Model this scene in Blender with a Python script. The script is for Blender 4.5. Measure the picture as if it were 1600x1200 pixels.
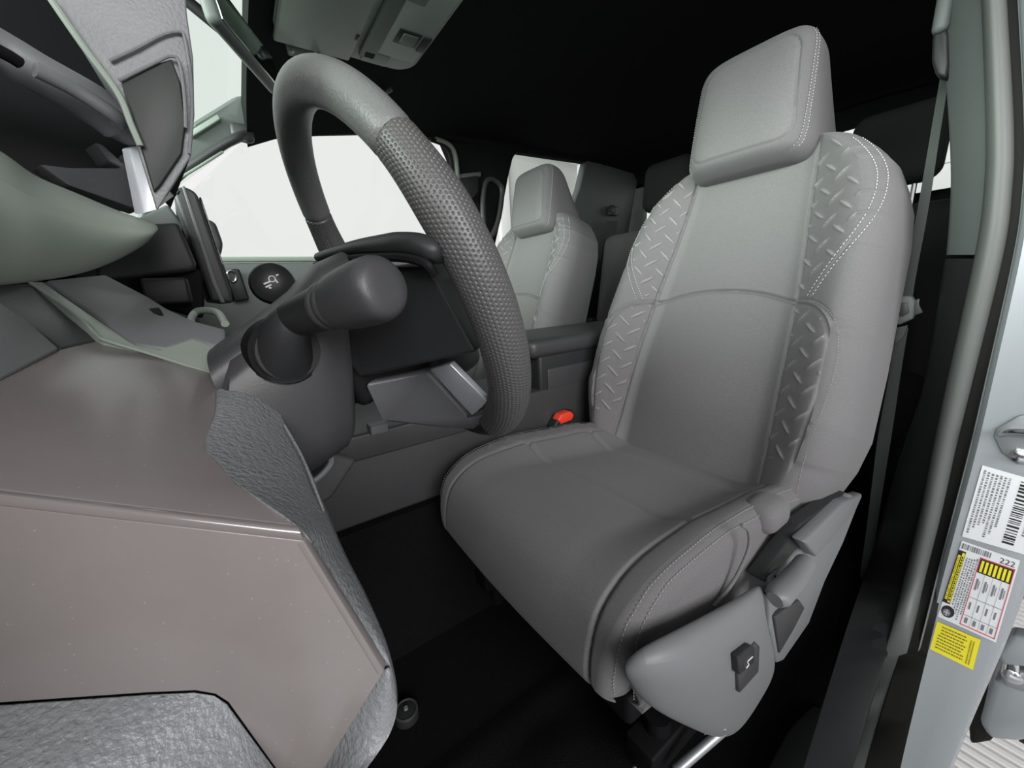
import bpy, bmesh, math, random
import numpy as np
from mathutils import Vector, Matrix

random.seed(4)
scene = bpy.context.scene
for o in list(bpy.data.objects):
    bpy.data.objects.remove(o)
COL = scene.collection

# ------------------------------------------------------------------ camera
# world frame: x to the passenger side, y to the front of the truck, z up from the carpet (metres)
cam_d = bpy.data.cameras.new('camera')
cam_d.sensor_fit = 'HORIZONTAL'
cam_d.sensor_width = 36.0
cam_d.lens = 13.5
cam_d.clip_start = 0.02
cam = bpy.data.objects.new('camera', cam_d)
COL.objects.link(cam)
_r = Vector((-0.5718, -0.8186, -0.0517))
_f = Vector((0.8037, -0.5470, -0.2345))
_r = (_r - _f * _r.dot(_f) / _f.dot(_f)).normalized()
_f.normalize()
_u = _r.cross(_f)
m = Matrix((( _r.x, _u.x, -_f.x, -0.876), (_r.y, _u.y, -_f.y, 0.773), (_r.z, _u.z, -_f.z, 0.694), (0, 0, 0, 1)))
cam.matrix_world = m
scene.camera = cam

# ------------------------------------------------------------------ light: a white photo booth
world = bpy.data.worlds.new('studio_white')
scene.world = world
world.use_nodes = True
bg = world.node_tree.nodes['Background']
bg.inputs[0].default_value = (1.0, 0.985, 0.985, 1)
bg.inputs[1].default_value = 0.90

def area(name, loc, target, sx, sy, power, col=(1, 1, 1)):
    d = bpy.data.lights.new(name, 'AREA')
    d.shape = 'RECTANGLE'; d.size = sx; d.size_y = sy; d.energy = power; d.color = col
    o = bpy.data.objects.new(name, d); COL.objects.link(o)
    o.location = loc
    o.rotation_euler = (Vector(target) - Vector(loc)).to_track_quat('-Z', 'Y').to_euler()
    return o
area('booth_side_lamp', (-3.2, 1.0, 1.6), (-0.5, 0.6, 0.6), 2.0, 1.2, 95, (1.0, 0.98, 0.99))
area('booth_corner_lamp', (-1.7, 3.3, 1.75), (-0.4, 0.0, 0.9), 2.6, 1.5, 130, (1.0, 0.985, 1.0))
area('booth_front_lamp', (0.0, 4.3, 1.75), (0.0, 0.0, 0.95), 3.0, 1.6, 340, (0.95, 1.0, 0.96))

vs = scene.view_settings
vs.view_transform = 'Standard'
vs.look = 'None'
vs.gamma = 1.0
vs.exposure = 0.0
vs.use_curve_mapping = False

# ------------------------------------------------------------------ materials
MATS = {}
def mat(name, col, rough=0.5, metal=0.0, spec=0.5, noise=0.0, nscale=200.0, bump=0.0, bscale=400.0, bdist=0.001, sheen=0.0, coat=0.0, stretch=None, emit=0.0, speck=0.0):
    if name in MATS:
        return MATS[name]
    M = bpy.data.materials.new(name); M.use_nodes = True
    nt = M.node_tree; N = nt.nodes; L = nt.links
    b = N['Principled BSDF']
    b.inputs['Base Color'].default_value = (*col, 1)
    b.inputs['Roughness'].default_value = rough
    b.inputs['Metallic'].default_value = metal
    b.inputs['Specular IOR Level'].default_value = spec
    b.inputs['Sheen Weight'].default_value = sheen
    b.inputs['Coat Weight'].default_value = coat
    if emit:
        b.inputs['Emission Color'].default_value = (*col, 1)
        b.inputs['Emission Strength'].default_value = emit
    tc = N.new('ShaderNodeTexCoord')
    vec = tc.outputs['Object']
    if stretch:
        mp = N.new('ShaderNodeMapping'); mp.inputs['Scale'].default_value = stretch
        L.new(vec, mp.inputs['Vector']); vec = mp.outputs['Vector']
    if noise:
        t = N.new('ShaderNodeTexNoise'); t.inputs['Scale'].default_value = nscale; t.inputs['Detail'].default_value = 4
        L.new(vec, t.inputs['Vector'])
        mx = N.new('ShaderNodeMix'); mx.data_type = 'RGBA'
        mx.inputs['A'].default_value = (*[c * (1 - noise) for c in col], 1)
        mx.inputs['B'].default_value = (*[min(1, c * (1 + noise)) for c in col], 1)
        L.new(t.outputs['Fac'], mx.inputs['Factor'])
        L.new(mx.outputs['Result'], b.inputs['Base Color'])
        last = mx.outputs['Result']
        if speck:
            v = N.new('ShaderNodeTexVoronoi'); v.inputs['Scale'].default_value = 170
            L.new(vec, v.inputs['Vector'])
            r = N.new('ShaderNodeMapRange'); r.inputs['From Min'].default_value = 0.10; r.inputs['From Max'].default_value = 0.05
            L.new(v.outputs['Distance'], r.inputs['Value'])
            mu = N.new('ShaderNodeMath'); mu.operation = 'MULTIPLY'; mu.inputs[1].default_value = speck
            L.new(r.outputs['Result'], mu.inputs[0])
            m2 = N.new('ShaderNodeMix'); m2.data_type = 'RGBA'
            L.new(last, m2.inputs['A']); m2.inputs['B'].default_value = (0.6, 0.58, 0.56, 1)
            L.new(mu.outputs[0], m2.inputs['Factor'])
            L.new(m2.outputs['Result'], b.inputs['Base Color'])
    if bump:
        t = N.new('ShaderNodeTexNoise'); t.inputs['Scale'].default_value = bscale; t.inputs['Detail'].default_value = 3
        L.new(vec, t.inputs['Vector'])
        bp = N.new('ShaderNodeBump'); bp.inputs['Strength'].default_value = bump; bp.inputs['Distance'].default_value = bdist
        L.new(t.outputs['Fac'], bp.inputs['Height'])
        L.new(bp.outputs['Normal'], b.inputs['Normal'])
    MATS[name] = M
    return M

FAB = mat('seat_fabric', (0.135, 0.132, 0.135), 0.85, noise=0.32, nscale=700, bump=0.5, bscale=1400, bdist=0.0006, sheen=0.08, spec=0.3)
FAB_IN = mat('seat_insert_fabric', (0.15, 0.147, 0.15), 0.6, noise=0.36, nscale=800, bump=0.5, bscale=1500, bdist=0.0006, sheen=0.08, spec=0.3, stretch=(1, 1, 0.5))
FAB_EMB = mat('seat_embossed_fabric', (0.128, 0.124, 0.127), 0.72, noise=0.3, nscale=700, bump=0.45, bscale=1400, bdist=0.0006, sheen=0.08, spec=0.4)
FAB_REAR = mat('rear_seat_fabric', (0.12, 0.125, 0.125), 0.85, noise=0.15, nscale=700, bump=0.3, bscale=1200, sheen=0.2)
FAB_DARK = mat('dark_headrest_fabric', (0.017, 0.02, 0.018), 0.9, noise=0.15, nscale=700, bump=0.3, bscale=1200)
FAB_BAR = mat('pressed_tread_fabric', (0.21, 0.205, 0.21), 0.5, noise=0.15, nscale=700)
THREAD = mat('pale_thread', (0.62, 0.62, 0.62), 0.7)
THREAD_D = mat('grey_thread', (0.34, 0.33, 0.33), 0.7)
PL_DARK = mat('black_plastic', (0.020, 0.021, 0.022), 0.45, spec=0.32, bump=0.15, bscale=900, bdist=0.0005)
PL_BLACK = mat('jet_black_plastic', (0.006, 0.006, 0.007), 0.6, spec=0.12)
PL_CHAR = mat('charcoal_plastic', (0.040, 0.041, 0.043), 0.45, bump=0.25, bscale=700, bdist=0.0006, noise=0.08, nscale=80)
PL_GREY = mat('grey_plastic', (0.15, 0.157, 0.162), 0.5, bump=0.2, bscale=900, bdist=0.0005)
PL_TRIM = mat('pillar_plastic', (0.11, 0.125, 0.12), 0.55, bump=0.15, bscale=900, bdist=0.0004)  # green cast of the windshield light mixed into the grey base colour
PL_PALE = mat('green_lit_grey_plastic', (0.25, 0.29, 0.25), 0.38, noise=0.05, nscale=30)  # green tint and paleness of the windshield light put into the base colour
DASH_SATIN = mat('satin_taupe_panel', (0.20, 0.18, 0.175), 0.26, noise=0.06, nscale=30, speck=0.22)
DASH_EDGE = mat('polished_taupe_edge', (0.20, 0.18, 0.175), 0.12, noise=0.04, nscale=30, spec=0.9, coat=0.6)
SPOKE_VINYL = mat('spoke_vinyl', (0.07, 0.072, 0.075), 0.42, bump=0.4, bscale=700, bdist=0.0007)
DASH_VINYL = mat('grained_grey_vinyl', (0.2, 0.207, 0.215), 0.4, noise=0.1, nscale=200, bump=0.9, bscale=300, bdist=0.0018)
HOOD_TOP = mat('grained_hood_vinyl', (0.14, 0.147, 0.15), 0.45, bump=0.4, bscale=600, bdist=0.0008, noise=0.08, nscale=200)
HOOD_FACE = mat('dark_hood_panel', (0.02, 0.024, 0.021), 0.45, spec=0.25)
LEATHER = mat('smooth_wheel_leather', (0.125, 0.13, 0.127), 0.42, bump=0.55, bscale=420, bdist=0.0009, noise=0.08, nscale=200)
LEATHER_P = mat('perforated_wheel_leather', (0.07, 0.069, 0.068), 0.38, bump=0.2, bscale=900, bdist=0.0004)
SILVER = mat('satin_silver', (0.66, 0.68, 0.72), 0.35, metal=0.35)
CHROME = mat('bright_metal', (0.75, 0.76, 0.78), 0.22, metal=1.0)
STEEL = mat('dull_steel', (0.36, 0.38, 0.39), 0.4, metal=0.7)
PAINT = mat('silver_body_paint', (0.30, 0.325, 0.34), 0.35, metal=0.15, coat=0.5)
RUBBER = mat('weatherstrip_rubber', (0.075, 0.082, 0.077), 0.5, bump=0.15, bscale=500)
RUBBER_D = mat('dark_rubber', (0.009, 0.009, 0.008), 0.6, spec=0.2)
CARPET = mat('black_carpet', (0.006, 0.006, 0.006), 0.95, noise=0.6, nscale=500, bump=1.0, bscale=700, bdist=0.004, spec=0.1)
HEADLINER = mat('black_headliner', (0.011, 0.013, 0.012), 0.95, noise=0.2, nscale=500, spec=0.1)
OVERHEAD = mat('pale_overhead_plastic', (0.27, 0.32, 0.27), 0.45, noise=0.04, nscale=40)
OVERHEAD_D = mat('overhead_recess_plastic', (0.12, 0.15, 0.125), 0.5)
RED = mat('red_button', (0.85, 0.06, 0.03), 0.35)
WEB = mat('belt_webbing', (0.055, 0.063, 0.06), 0.7, bump=0.5, bscale=900, bdist=0.0006, noise=0.1, nscale=500)
WHITE = mat('white_paper', (0.72, 0.75, 0.76), 0.5)
INK = mat('black_ink', (0.015, 0.015, 0.015), 0.6)
INK_G = mat('grey_ink', (0.18, 0.18, 0.19), 0.6)
YEL = mat('yellow_paper', (0.80, 0.72, 0.02), 0.5)
INK_Y = mat('brown_ink_on_yellow', (0.22, 0.17, 0.02), 0.6)
REDINK = mat('red_ink', (0.62, 0.08, 0.13), 0.5)
WALLW = mat('white_booth_wall', (0.80, 0.80, 0.80), 0.8)
WALLG = mat('pale_grey_panel', (0.46, 0.47, 0.45), 0.8, noise=0.15, nscale=1.2)
FILL_WHITE = mat('white_fill_panel', (0.6, 0.6, 0.6), 0.8, noise=0.05, nscale=2)
BLOCK_GREY = mat('grey_block_panel', (0.22, 0.22, 0.225), 0.8, noise=0.05, nscale=2)
GROUND = mat('booth_floor', (0.30, 0.30, 0.31), 0.7, noise=0.05, nscale=3)
TILE_L = mat('white_floor_tile', (0.75, 0.74, 0.73), 0.5)
TILE_D = mat('dark_tile_gap', (0.05, 0.05, 0.055), 0.7)
ICON = mat('white_icon', (0.75, 0.75, 0.75), 0.5)
SCREEN = mat('screen_glass', (0.01, 0.01, 0.012), 0.08)
MIRROR = mat('mirror_glass', (0.45, 0.55, 0.48), 0.08, metal=1.0)

def glass(name, tint, gloss=0.06):
    M = bpy.data.materials.new(name); M.use_nodes = True
    nt = M.node_tree; nt.nodes.clear()
    o = nt.nodes.new('ShaderNodeOutputMaterial')
    t = nt.nodes.new('ShaderNodeBsdfTransparent'); t.inputs[0].default_value = (*tint, 1)
    g = nt.nodes.new('ShaderNodeBsdfGlossy'); g.inputs['Roughness'].default_value = 0.02
    x = nt.nodes.new('ShaderNodeMixShader'); x.inputs[0].default_value = gloss
    nt.links.new(t.outputs[0], x.inputs[1]); nt.links.new(g.outputs[0], x.inputs[2]); nt.links.new(x.outputs[0], o.inputs[0])
    return M
GLASS = glass('tinted_window_glass', (0.93, 0.965, 0.945), 0.04)
GLASS_P = glass('privacy_glass', (0.18, 0.19, 0.185), 0.05)
GLASS_W = glass('windshield_glass', (0.84, 0.93, 0.87), 0.05)

# ------------------------------------------------------------------ helpers
def V(a): return np.asarray(a, float)

def add(name, verts, faces, material, parent=None, smooth=True, auto=None):
    me = bpy.data.meshes.new(name)
    off = V(parent_loc(parent))
    vv = V(verts) - off
    me.from_pydata(vv.tolist(), [], [tuple(int(i) for i in f) for f in faces])
    me.materials.append(material)
    me.update()
    if smooth:
        me.shade_smooth()
        if auto is not None:
            me.set_sharp_from_angle(angle=math.radians(auto))
    o = bpy.data.objects.new(name, me)
    COL.objects.link(o)
    if parent is not None:
        o.parent = parent
    return o

def parent_loc(pn):
    l = V((0, 0, 0))
    while pn is not None:
        l = l + V(pn.location); pn = pn.parent
    return l

def tag(o, label=None, cat=None, group=None, kind=None):
    if label: o['label'] = label
    if cat: o['category'] = cat
    if group: o['group'] = group
    if kind: o['kind'] = kind
    return o

def thing(name, loc, label, cat, group=None):
    o = bpy.data.objects.new(name, None); COL.objects.link(o)
    o.empty_display_size = 0.05
    o.location = loc
    return tag(o, label, cat, group)

def struct_root(name, loc=(0, 0, 0)):
    o = bpy.data.objects.new(name, None); COL.objects.link(o); o.location = loc
    o['kind'] = 'structure'
    return o

def bm_add(name, bm, material, parent=None, smooth=True, auto=35):
    bm.normal_update()
    vs_ = [tuple(v.co) for v in bm.verts]
    bm.verts.index_update()
    fs = [[v.index for v in f.verts] for f in bm.faces]
    bm.free()
    return add(name, vs_, fs, material, parent, smooth, auto)

def poly_solid(name, poly, ext, material, parent=None, bevel=0.004, segs=3, auto=35):
    """closed polygon of 3-D points pushed along ext, edges rounded"""
    bm = bmesh.new()
    a = [bm.verts.new(p) for p in poly]
    e = V(ext)
    b = [bm.verts.new(tuple(V(p) + e)) for p in poly]
    n = len(poly)
    bm.faces.new(a); bm.faces.new(list(reversed(b)))
    for i in range(n):
        j = (i + 1) % n
        bm.faces.new((a[j], a[i], b[i], b[j]))
    bmesh.ops.recalc_face_normals(bm, faces=bm.faces)
    if bevel:
        bmesh.ops.bevel(bm, geom=list(bm.edges), offset=bevel, segments=segs, affect='EDGES', profile=0.5, clamp_overlap=True)
    return bm_add(name, bm, material, parent, True, auto)

def rbox(name, c, size, material, parent=None, bevel=0.006, axes=None, segs=3, auto=35):
    A = np.eye(3) if axes is None else V(axes)
    c = V(c); h = V(size) / 2
    lo = [c + A[0] * sx * h[0] + A[1] * sy * h[1] - A[2] * h[2] for sx, sy in ((-1, -1), (1, -1), (1, 1), (-1, 1))]
    return poly_solid(name, lo, A[2] * size[2], material, parent, bevel, segs, auto)

def loft(name, rings, material, parent=None, closed=True, caps=True, auto=40, close_rows=False):
    rings = [V(r) for r in rings]
    n = len(rings[0]); verts = np.concatenate(rings); faces = []
    R_ = len(rings)
    for i in range(R_ if close_rows else R_ - 1):
        i2 = (i + 1) % R_
        for j in range(n if closed else n - 1):
            k = (j + 1) % n
            faces.append((i * n + j, i * n + k, i2 * n + k, i2 * n + j))
    if caps and closed and not close_rows:
        faces.append(tuple(range(n))[::-1]); faces.append(tuple((R_ - 1) * n + k for k in range(n)))
    return add(name, verts, faces, material, parent, True, auto)

def frame_along(path):
    path = V(path); T = np.gradient(path, axis=0); T /= np.linalg.norm(T, axis=1)[:, None]
    ref = V((0, 0, 1)) if abs(T[0][2]) < 0.9 else V((1, 0, 0))
    A = []; B = []
    a = np.cross(T[0], ref); a /= np.linalg.norm(a)
    for t in T:
        a = a - t * np.dot(a, t); a /= np.linalg.norm(a)
        A.append(a); B.append(np.cross(t, a))
    return T, V(A), V(B)

def smooth_path(pts, n=40, closed=False):
    """Catmull-Rom through the points"""
    P = V(pts); m_ = len(P); out = []
    segs = m_ if closed else m_ - 1
    per = max(2, n // segs)
    for i in range(segs):
        p0 = P[(i - 1) % m_] if (closed or i > 0) else P[0]
        p1 = P[i]; p2 = P[(i + 1) % m_]
        p3 = P[(i + 2) % m_] if (closed or i + 2 < m_) else P[-1]
        for t in np.linspace(0, 1, per, endpoint=False):
            out.append(0.5 * ((2 * p1) + (-p0 + p2) * t + (2 * p0 - 5 * p1 + 4 * p2 - p3) * t * t + (-p0 + 3 * p1 - 3 * p2 + p3) * t ** 3))
    if not closed: out.append(P[-1])
    return V(out)

def tube(name, path, r, material, parent=None, seg=12, ry=None, caps=True, auto=40):
    path = V(path); T, A, B = frame_along(path)
    r = np.broadcast_to(V(r), (len(path),)); ry_ = r if ry is None else np.broadcast_to(V(ry), (len(path),))
    th = np.linspace(0, 2 * np.pi, seg, endpoint=False)
    rings = [path[i] + np.outer(np.cos(th) * r[i], A[i]) + np.outer(np.sin(th) * ry_[i], B[i]) for i in range(len(path))]
    return loft(name, rings, material, parent, True, caps, auto)

def strip(name, left, right, material, parent=None, thick=0.004, push=None, auto=40, n=40):
    """a ribbon between two rails, with real thickness along push"""
    a = smooth_path(left, n); b = smooth_path(right, n)
    d = V(push) if push is not None else V((0, -1, 0))
    d = d / np.linalg.norm(d) * thick
    rings = [np.stack([a[i], b[i], b[i] + d, a[i] + d]) for i in range(len(a))]
    return loft(name, rings, material, parent, True, True, auto)

def shell(name, verts, faces, material, parent=None, thick=0.012, bevel=0.003, away=(-0.876, 0.773, 0.694), auto=30, segs=3, subdiv=0):
    """a moulded panel: faces sharing corners, wall thickness on the hidden side, rounded edges"""
    o = add(name, verts, faces, material, parent, True, auto)
    bm = bmesh.new(); bm.from_mesh(o.data)
    bmesh.ops.recalc_face_normals(bm, faces=bm.faces)
    # make the outer side face the cabin
    f0 = max(bm.faces, key=lambda f: f.calc_area())
    off = Vector(parent_loc(parent))
    if (Vector(away) - off - f0.calc_center_median()).dot(f0.normal) < 0:
        bmesh.ops.reverse_faces(bm, faces=bm.faces)
    bm.to_mesh(o.data); bm.free()
    sol = o.modifiers.new('wall', 'SOLIDIFY'); sol.thickness = thick; sol.offset = -1
    if bevel:
        bv = o.modifiers.new('round', 'BEVEL'); bv.width = bevel; bv.segments = segs; bv.limit_method = 'ANGLE'; bv.angle_limit = math.radians(12)
    if subdiv:
        sd = o.modifiers.new('soft', 'SUBSURF'); sd.levels = subdiv; sd.render_levels = subdiv
    o.data.shade_smooth()
    return o

def stitches(name, path, normals, material, parent, length=0.0042, gap=0.0024, r=0.0007):
    """thread stitches along a path, lying on the cloth"""
    P = V(path); Nn = V(normals)
    seg = np.linalg.norm(np.diff(P, axis=0), axis=1); s = np.r_[0, np.cumsum(seg)]
    verts = []; faces = []
    x = 0.0
    while x + length < s[-1]:
        a = V([np.interp(x, s, P[:, k]) for k in range(3)]); b = V([np.interp(x + length, s, P[:, k]) for k in range(3)])
        nn = V([np.interp(x + length / 2, s, Nn[:, k]) for k in range(3)]); nn /= np.linalg.norm(nn)
        t = (b - a) / np.linalg.norm(b - a); w = np.cross(t, nn)
        base = len(verts)
        mid = (a + b) / 2 + nn * r * 1.5
        for q in (a, mid, b):
            rr = r if q is mid else r * 0.6
            verts += [q - w * rr, q + nn * rr, q + w * rr, q - nn * rr * 0.6]
        for k in (0, 4):
            for j in range(4):
                l = (j + 1) % 4
                faces.append((base + k + j, base + k + l, base + k + 4 + l, base + k + 4 + j))
        faces.append((base + 3, base + 2, base + 1, base)); faces.append((base + 8, base + 9, base + 10, base + 11))
        x += length + gap
    return add(name, verts, faces, material, parent, True)

def text_mesh(name, body, fn, material, parent, w, h):
    """lettering: text outline fitted into a w x h box and mapped on a surface by fn(u, v)"""
    cu = bpy.data.curves.new('lettering', 'FONT'); cu.body = body; cu.size = 1.0; cu.resolution_u = 2
    to = bpy.data.objects.new('lettering', cu); COL.objects.link(to)
    bpy.context.view_layer.update()
    me = bpy.data.meshes.new_from_object(to.evaluated_get(bpy.context.evaluated_depsgraph_get()))
    bpy.data.objects.remove(to)
    v = V([tuple(x.co) for x in me.vertices]); f = [tuple(p_.vertices) for p_ in me.polygons]
    bpy.data.meshes.remove(me)
    lo = v.min(0); hi = v.max(0); s = (v - lo) / np.maximum(hi - lo, 1e-6)
    pts = [fn(a * w[1] + (1 - a) * w[0], b * h[1] + (1 - b) * h[0]) for a, b, _ in s]
    return add(name, pts, f, material, parent, False)

def copy_tree(o, parent=None, shift=(0, 0, 0)):
    c = o.copy(); COL.objects.link(c); c.parent = parent
    if parent is None:
        c.location = V(o.location) + V(shift)
    for ch in list(o.children):
        copy_tree(ch, c)
    return c

# ================================================================== SETTING
# ------------------------------------------------------------------ ground outside
gr = add('floor_booth', [(-9, -9, -0.66), (9, -9, -0.66), (9, 9, -0.66), (-9, 9, -0.66)], [(0, 1, 2, 3)], GROUND, None, False)
tag(gr, 'pale smooth booth floor around the truck', None, None, 'structure')

cb = rbox('ceiling_light_block', (-2.2, 0, 3.35), (7.6, 13, 0.1), BLOCK_GREY, None, 0)  # unseen ceiling, added to block overhead light and raise contrast in the cabin
tag(cb, 'added unseen grey ceiling above the truck, blocking light from above', None, None, 'structure')
bl = rbox('wall_light_fill', (-5.2, 0, 1.3), (0.1, 13, 4.0), FILL_WHITE, None, 0)  # unseen wall, added to shape the fill light from the door side
tag(bl, 'added unseen white wall on the driver side, shaping the fill light', None, None, 'structure')

# ------------------------------------------------------------------ cabin floor
def grid_surface(name, xs, ys, fz, material, parent=None):
    verts = [(x, y, fz(x, y)) for y in ys for x in xs]; nx = len(xs)
    faces = [(j * nx + i, j * nx + i + 1, (j + 1) * nx + i + 1, (j + 1) * nx + i) for j in range(len(ys) - 1) for i in range(nx - 1)]
    return add(name, verts, faces, material, parent)
def floor_z(x, y):
    z = 0.0
    z += 0.03 * math.exp(-((x + 0.55) / 0.06) ** 2 - ((y - 0.50) / 0.05) ** 2)
    z += 0.012 * math.exp(-((x + 0.46) / 0.015) ** 2)
    z += 0.25 * max(0.0, (y - 0.95)) / 0.35
    return z
fl = grid_surface('floor', np.linspace(-0.79, 0.79, 90), np.linspace(-1.25, 1.30, 110), floor_z, CARPET)
tag(fl, 'black cabin carpet under the seats', None, None, 'structure')
sill = poly_solid('trim_1', [(-0.7334, 0.2877, 0.0120), (-0.7293, 0.1921, 0.0120), (-0.7369, 0.1192, 0.0120), (-0.7599, 0.1052, 0.0120), (-0.8000, 0.1984, 0.0120), (-0.7963, 0.2966, 0.0120)], (0, 0, -0.05), PL_DARK, None, 0.004)
tag(sill, 'charcoal door sill trim beside the driver seat', None, None, 'structure')

# ------------------------------------------------------------------ headliner
cy = [0.66, 0.58, 0.45, 0.25, 0.0, -0.4, -0.8, -1.2, -1.26]
cz = [1.235, 1.27, 1.30, 1.335, 1.36, 1.375, 1.375, 1.35, 1.31]
cx = np.linspace(-0.72, 0.72, 25)
rings = [[(x, y, z - 0.05 * abs(x / 0.72) ** 4) for x in cx] + [(x, y, z + 0.05) for x in cx[::-1]] for y, z in zip(cy, cz)]
ceil = loft('ceiling', rings, HEADLINER, None, True, True)
tag(ceil, 'black fabric headliner over the whole cabin', None, None, 'structure')

# ------------------------------------------------------------------ passenger side wall, built round its windows
def rpt(y, z):                       # a point on the leaning passenger side of the cabin
    return (0.78 - 0.2 * (z - 0.83) if z > 0.83 else 0.78, y, z)
def side_plate(name, yz, material, parent=None, thick=0.05, bevel=0.008):
    return poly_solid(name, [rpt(y, z) for y, z in yz], (thick, 0, 0), material, parent, bevel)
wr = struct_root('wall_right', (0.78, 0, 0))
side_plate('front_door_panel', [(1.15, 0.0), (1.15, 0.80), (0.95, 0.835), (-0.12, 0.845), (-0.12, 0.0)], PL_TRIM, wr)
side_plate('rear_door_panel', [(-0.13, 0.0), (-0.13, 0.845), (-0.92, 0.86), (-1.29, 0.86), (-1.29, 0.0)], PL_CHAR, wr)
side_plate('window_sill', [(0.97, 0.838), (0.97, 0.855), (-0.10, 0.862), (-0.10, 0.845)], PL_PALE, wr, 0.03, 0.004)
side_plate('roof_rail', [(0.60, 1.245), (0.30, 1.285), (0.0, 1.305), (-0.4, 1.31), (-0.95, 1.325), (-1.25, 1.30), (-1.25, 1.40), (0.60, 1.36)], HEADLINER, wr)
side_plate('middle_pillar', [(-0.10, 0.83), (-0.075, 1.02), (-0.065, 1.18), (-0.055, 1.24), (-0.02, 1.30), (-0.40, 1.325), (-0.365, 1.28), (-0.345, 1.20), (-0.31, 1.0), (-0.27, 0.83)], HEADLINER, wr)
side_plate('rear_pillar', [(-0.62, 0.84), (-0.70, 0.95), (-0.80, 1.20), (-0.825, 1.33), (-1.25, 1.32), (-1.25, 0.84)], PL_TRIM, wr)
# rounded reveal at the front window's rear upper corner
rv = smooth_path([rpt(0.02, 1.292), rpt(-0.04, 1.280), rpt(-0.066, 1.245), rpt(-0.078, 1.16), rpt(-0.095, 1.0), rpt(-0.11, 0.85)], 40)
tube('window_reveal', rv - V((0.012, 0, 0)), 0.011, PL_PALE, wr, 10)
tube('window_seal', rv - V((0.012, -0.02, 0.004)), 0.008, RUBBER_D, wr, 8)

ap = struct_root('trim_2', (0.72, 0.7, 1.0))
tag(ap, 'grey front pillar trim in green light tone with grab handle recess', None)
poly_solid('pillar_trim', [(0.7400, 0.9422, 0.9537), (0.7400, 0.9097, 1.0144), (0.7300, 0.8174, 1.0991), (0.7100, 0.6969, 1.1861), (0.6900, 0.5708, 1.2523), (0.6700, 0.3979, 1.3021), (0.6400, 0.3960, 1.3517), (0.6400, 0.5602, 1.3353), (0.6500, 0.6710, 1.2993), (0.6800, 0.7852, 1.2223), (0.7100, 0.9067, 1.0803), (0.7400, 0.9722, 0.9521)], (0.045, 0.012, 0.0), PL_TRIM, ap, 0.008)
poly_solid('handle_recess_step', [(0.6650, 0.8020, 1.1898), (0.6500, 0.7246, 1.2426), (0.6500, 0.7193, 1.2303), (0.6650, 0.7975, 1.1757)], (0.03, 0, 0), PL_PALE, ap, 0.003)
gh = tag(thing('grab_handle', (0.6600, 0.7790, 1.1165), 'dark green-grey grab handle on the passenger front pillar', 'handle'))
hp = smooth_path([(0.7000, 0.8811, 1.0466), (0.6650, 0.8596, 1.0642), (0.6450, 0.8117, 1.0948), (0.6300, 0.7334, 1.1513), (0.6300, 0.6859, 1.1822), (0.6600, 0.6635, 1.1987)], 30)
tube('grip', hp, np.interp(np.linspace(0, 1, len(hp)), [0, .12, .88, 1], [0.017, .012, .013, .022]), PL_CHAR, gh, 12)
tube('grip_insert', smooth_path([(0.6450, 0.8448, 1.0576), (0.6320, 0.7891, 1.0941), (0.6280, 0.7316, 1.1358)], 14), 0.004, PL_PALE, gh, 8)
rbox('mounting_cap', (0.6600, 0.6723, 1.2042), (0.03, 0.06, 0.05), PL_CHAR, gh, 0.012)

w1 = add('window_1', [rpt(1.05, 0.84), rpt(0.62, 1.25), rpt(0.0, 1.31), rpt(-0.1, 0.84)], [(0, 1, 2, 3)], GLASS, None, False)
w1.location.x = 0.02
tag(w1, 'front passenger door glass with white booth outside', None, None, 'structure')
w2 = add('window_2', [rpt(-0.27, 0.84), rpt(-0.38, 1.33), rpt(-0.83, 1.34), rpt(-0.62, 0.84)], [(0, 1, 2, 3)], GLASS, None, False)
w2.location.x = 0.02
tag(w2, 'rear passenger door glass behind the passenger seat', None, None, 'structure')
# windshield
def wsp(x, k):
    yb = 1.32 - 0.22 * (x / 0.75) ** 2; yt = 0.66 - 0.03 * (x / 0.75) ** 2
    return (x, yb + (yt - yb) * k, 0.86 + (1.245 - 0.86) * k)
xs = np.linspace(-0.75, 0.75, 17)
w3 = add('window_3', [wsp(x, k) for k in (0, 0.33, 0.66, 1) for x in xs], [(r * 17 + i, r * 17 + i + 1, (r + 1) * 17 + i + 1, (r + 1) * 17 + i) for r in range(3) for i in range(16)], GLASS_W)
tag(w3, 'windshield glass seen past the instrument hood', None, None, 'structure')
# firewall below the windshield
fw = poly_solid('wall_front', [(-0.80, 1.25, -0.05), (0.80, 1.25, -0.05), (0.80, 1.30, 0.86), (-0.80, 1.30, 0.86)], (0, 0.05, 0), PL_BLACK, None, 0)
tag(fw, 'black firewall below the windshield', None, None, 'structure')

# ------------------------------------------------------------------ rear wall with its window
wb = struct_root('wall_rear', (0, -1.28, 0))
rbox('lower_panel', (0, -1.30, 0.46), (1.6, 0.04, 1.0), PL_BLACK, wb, 0.005)
rbox('upper_panel', (0, -1.30, 1.31), (1.5, 0.04, 0.14), HEADLINER, wb, 0.005)
for sx in (-1, 1):
    rbox('corner_panel', (sx * 0.735, -1.30, 1.10), (0.13, 0.04, 0.34), PL_TRIM, wb, 0.005)
w4 = add('window_4', [(-0.68, -1.30, 0.94), (0.68, -1.30, 0.94), (0.68, -1.30, 1.26), (-0.68, -1.30, 1.26)], [(0, 1, 2, 3)], GLASS, None, False)
tag(w4, 'rear cab window behind the rear headrests', None, None, 'structure')

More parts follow.
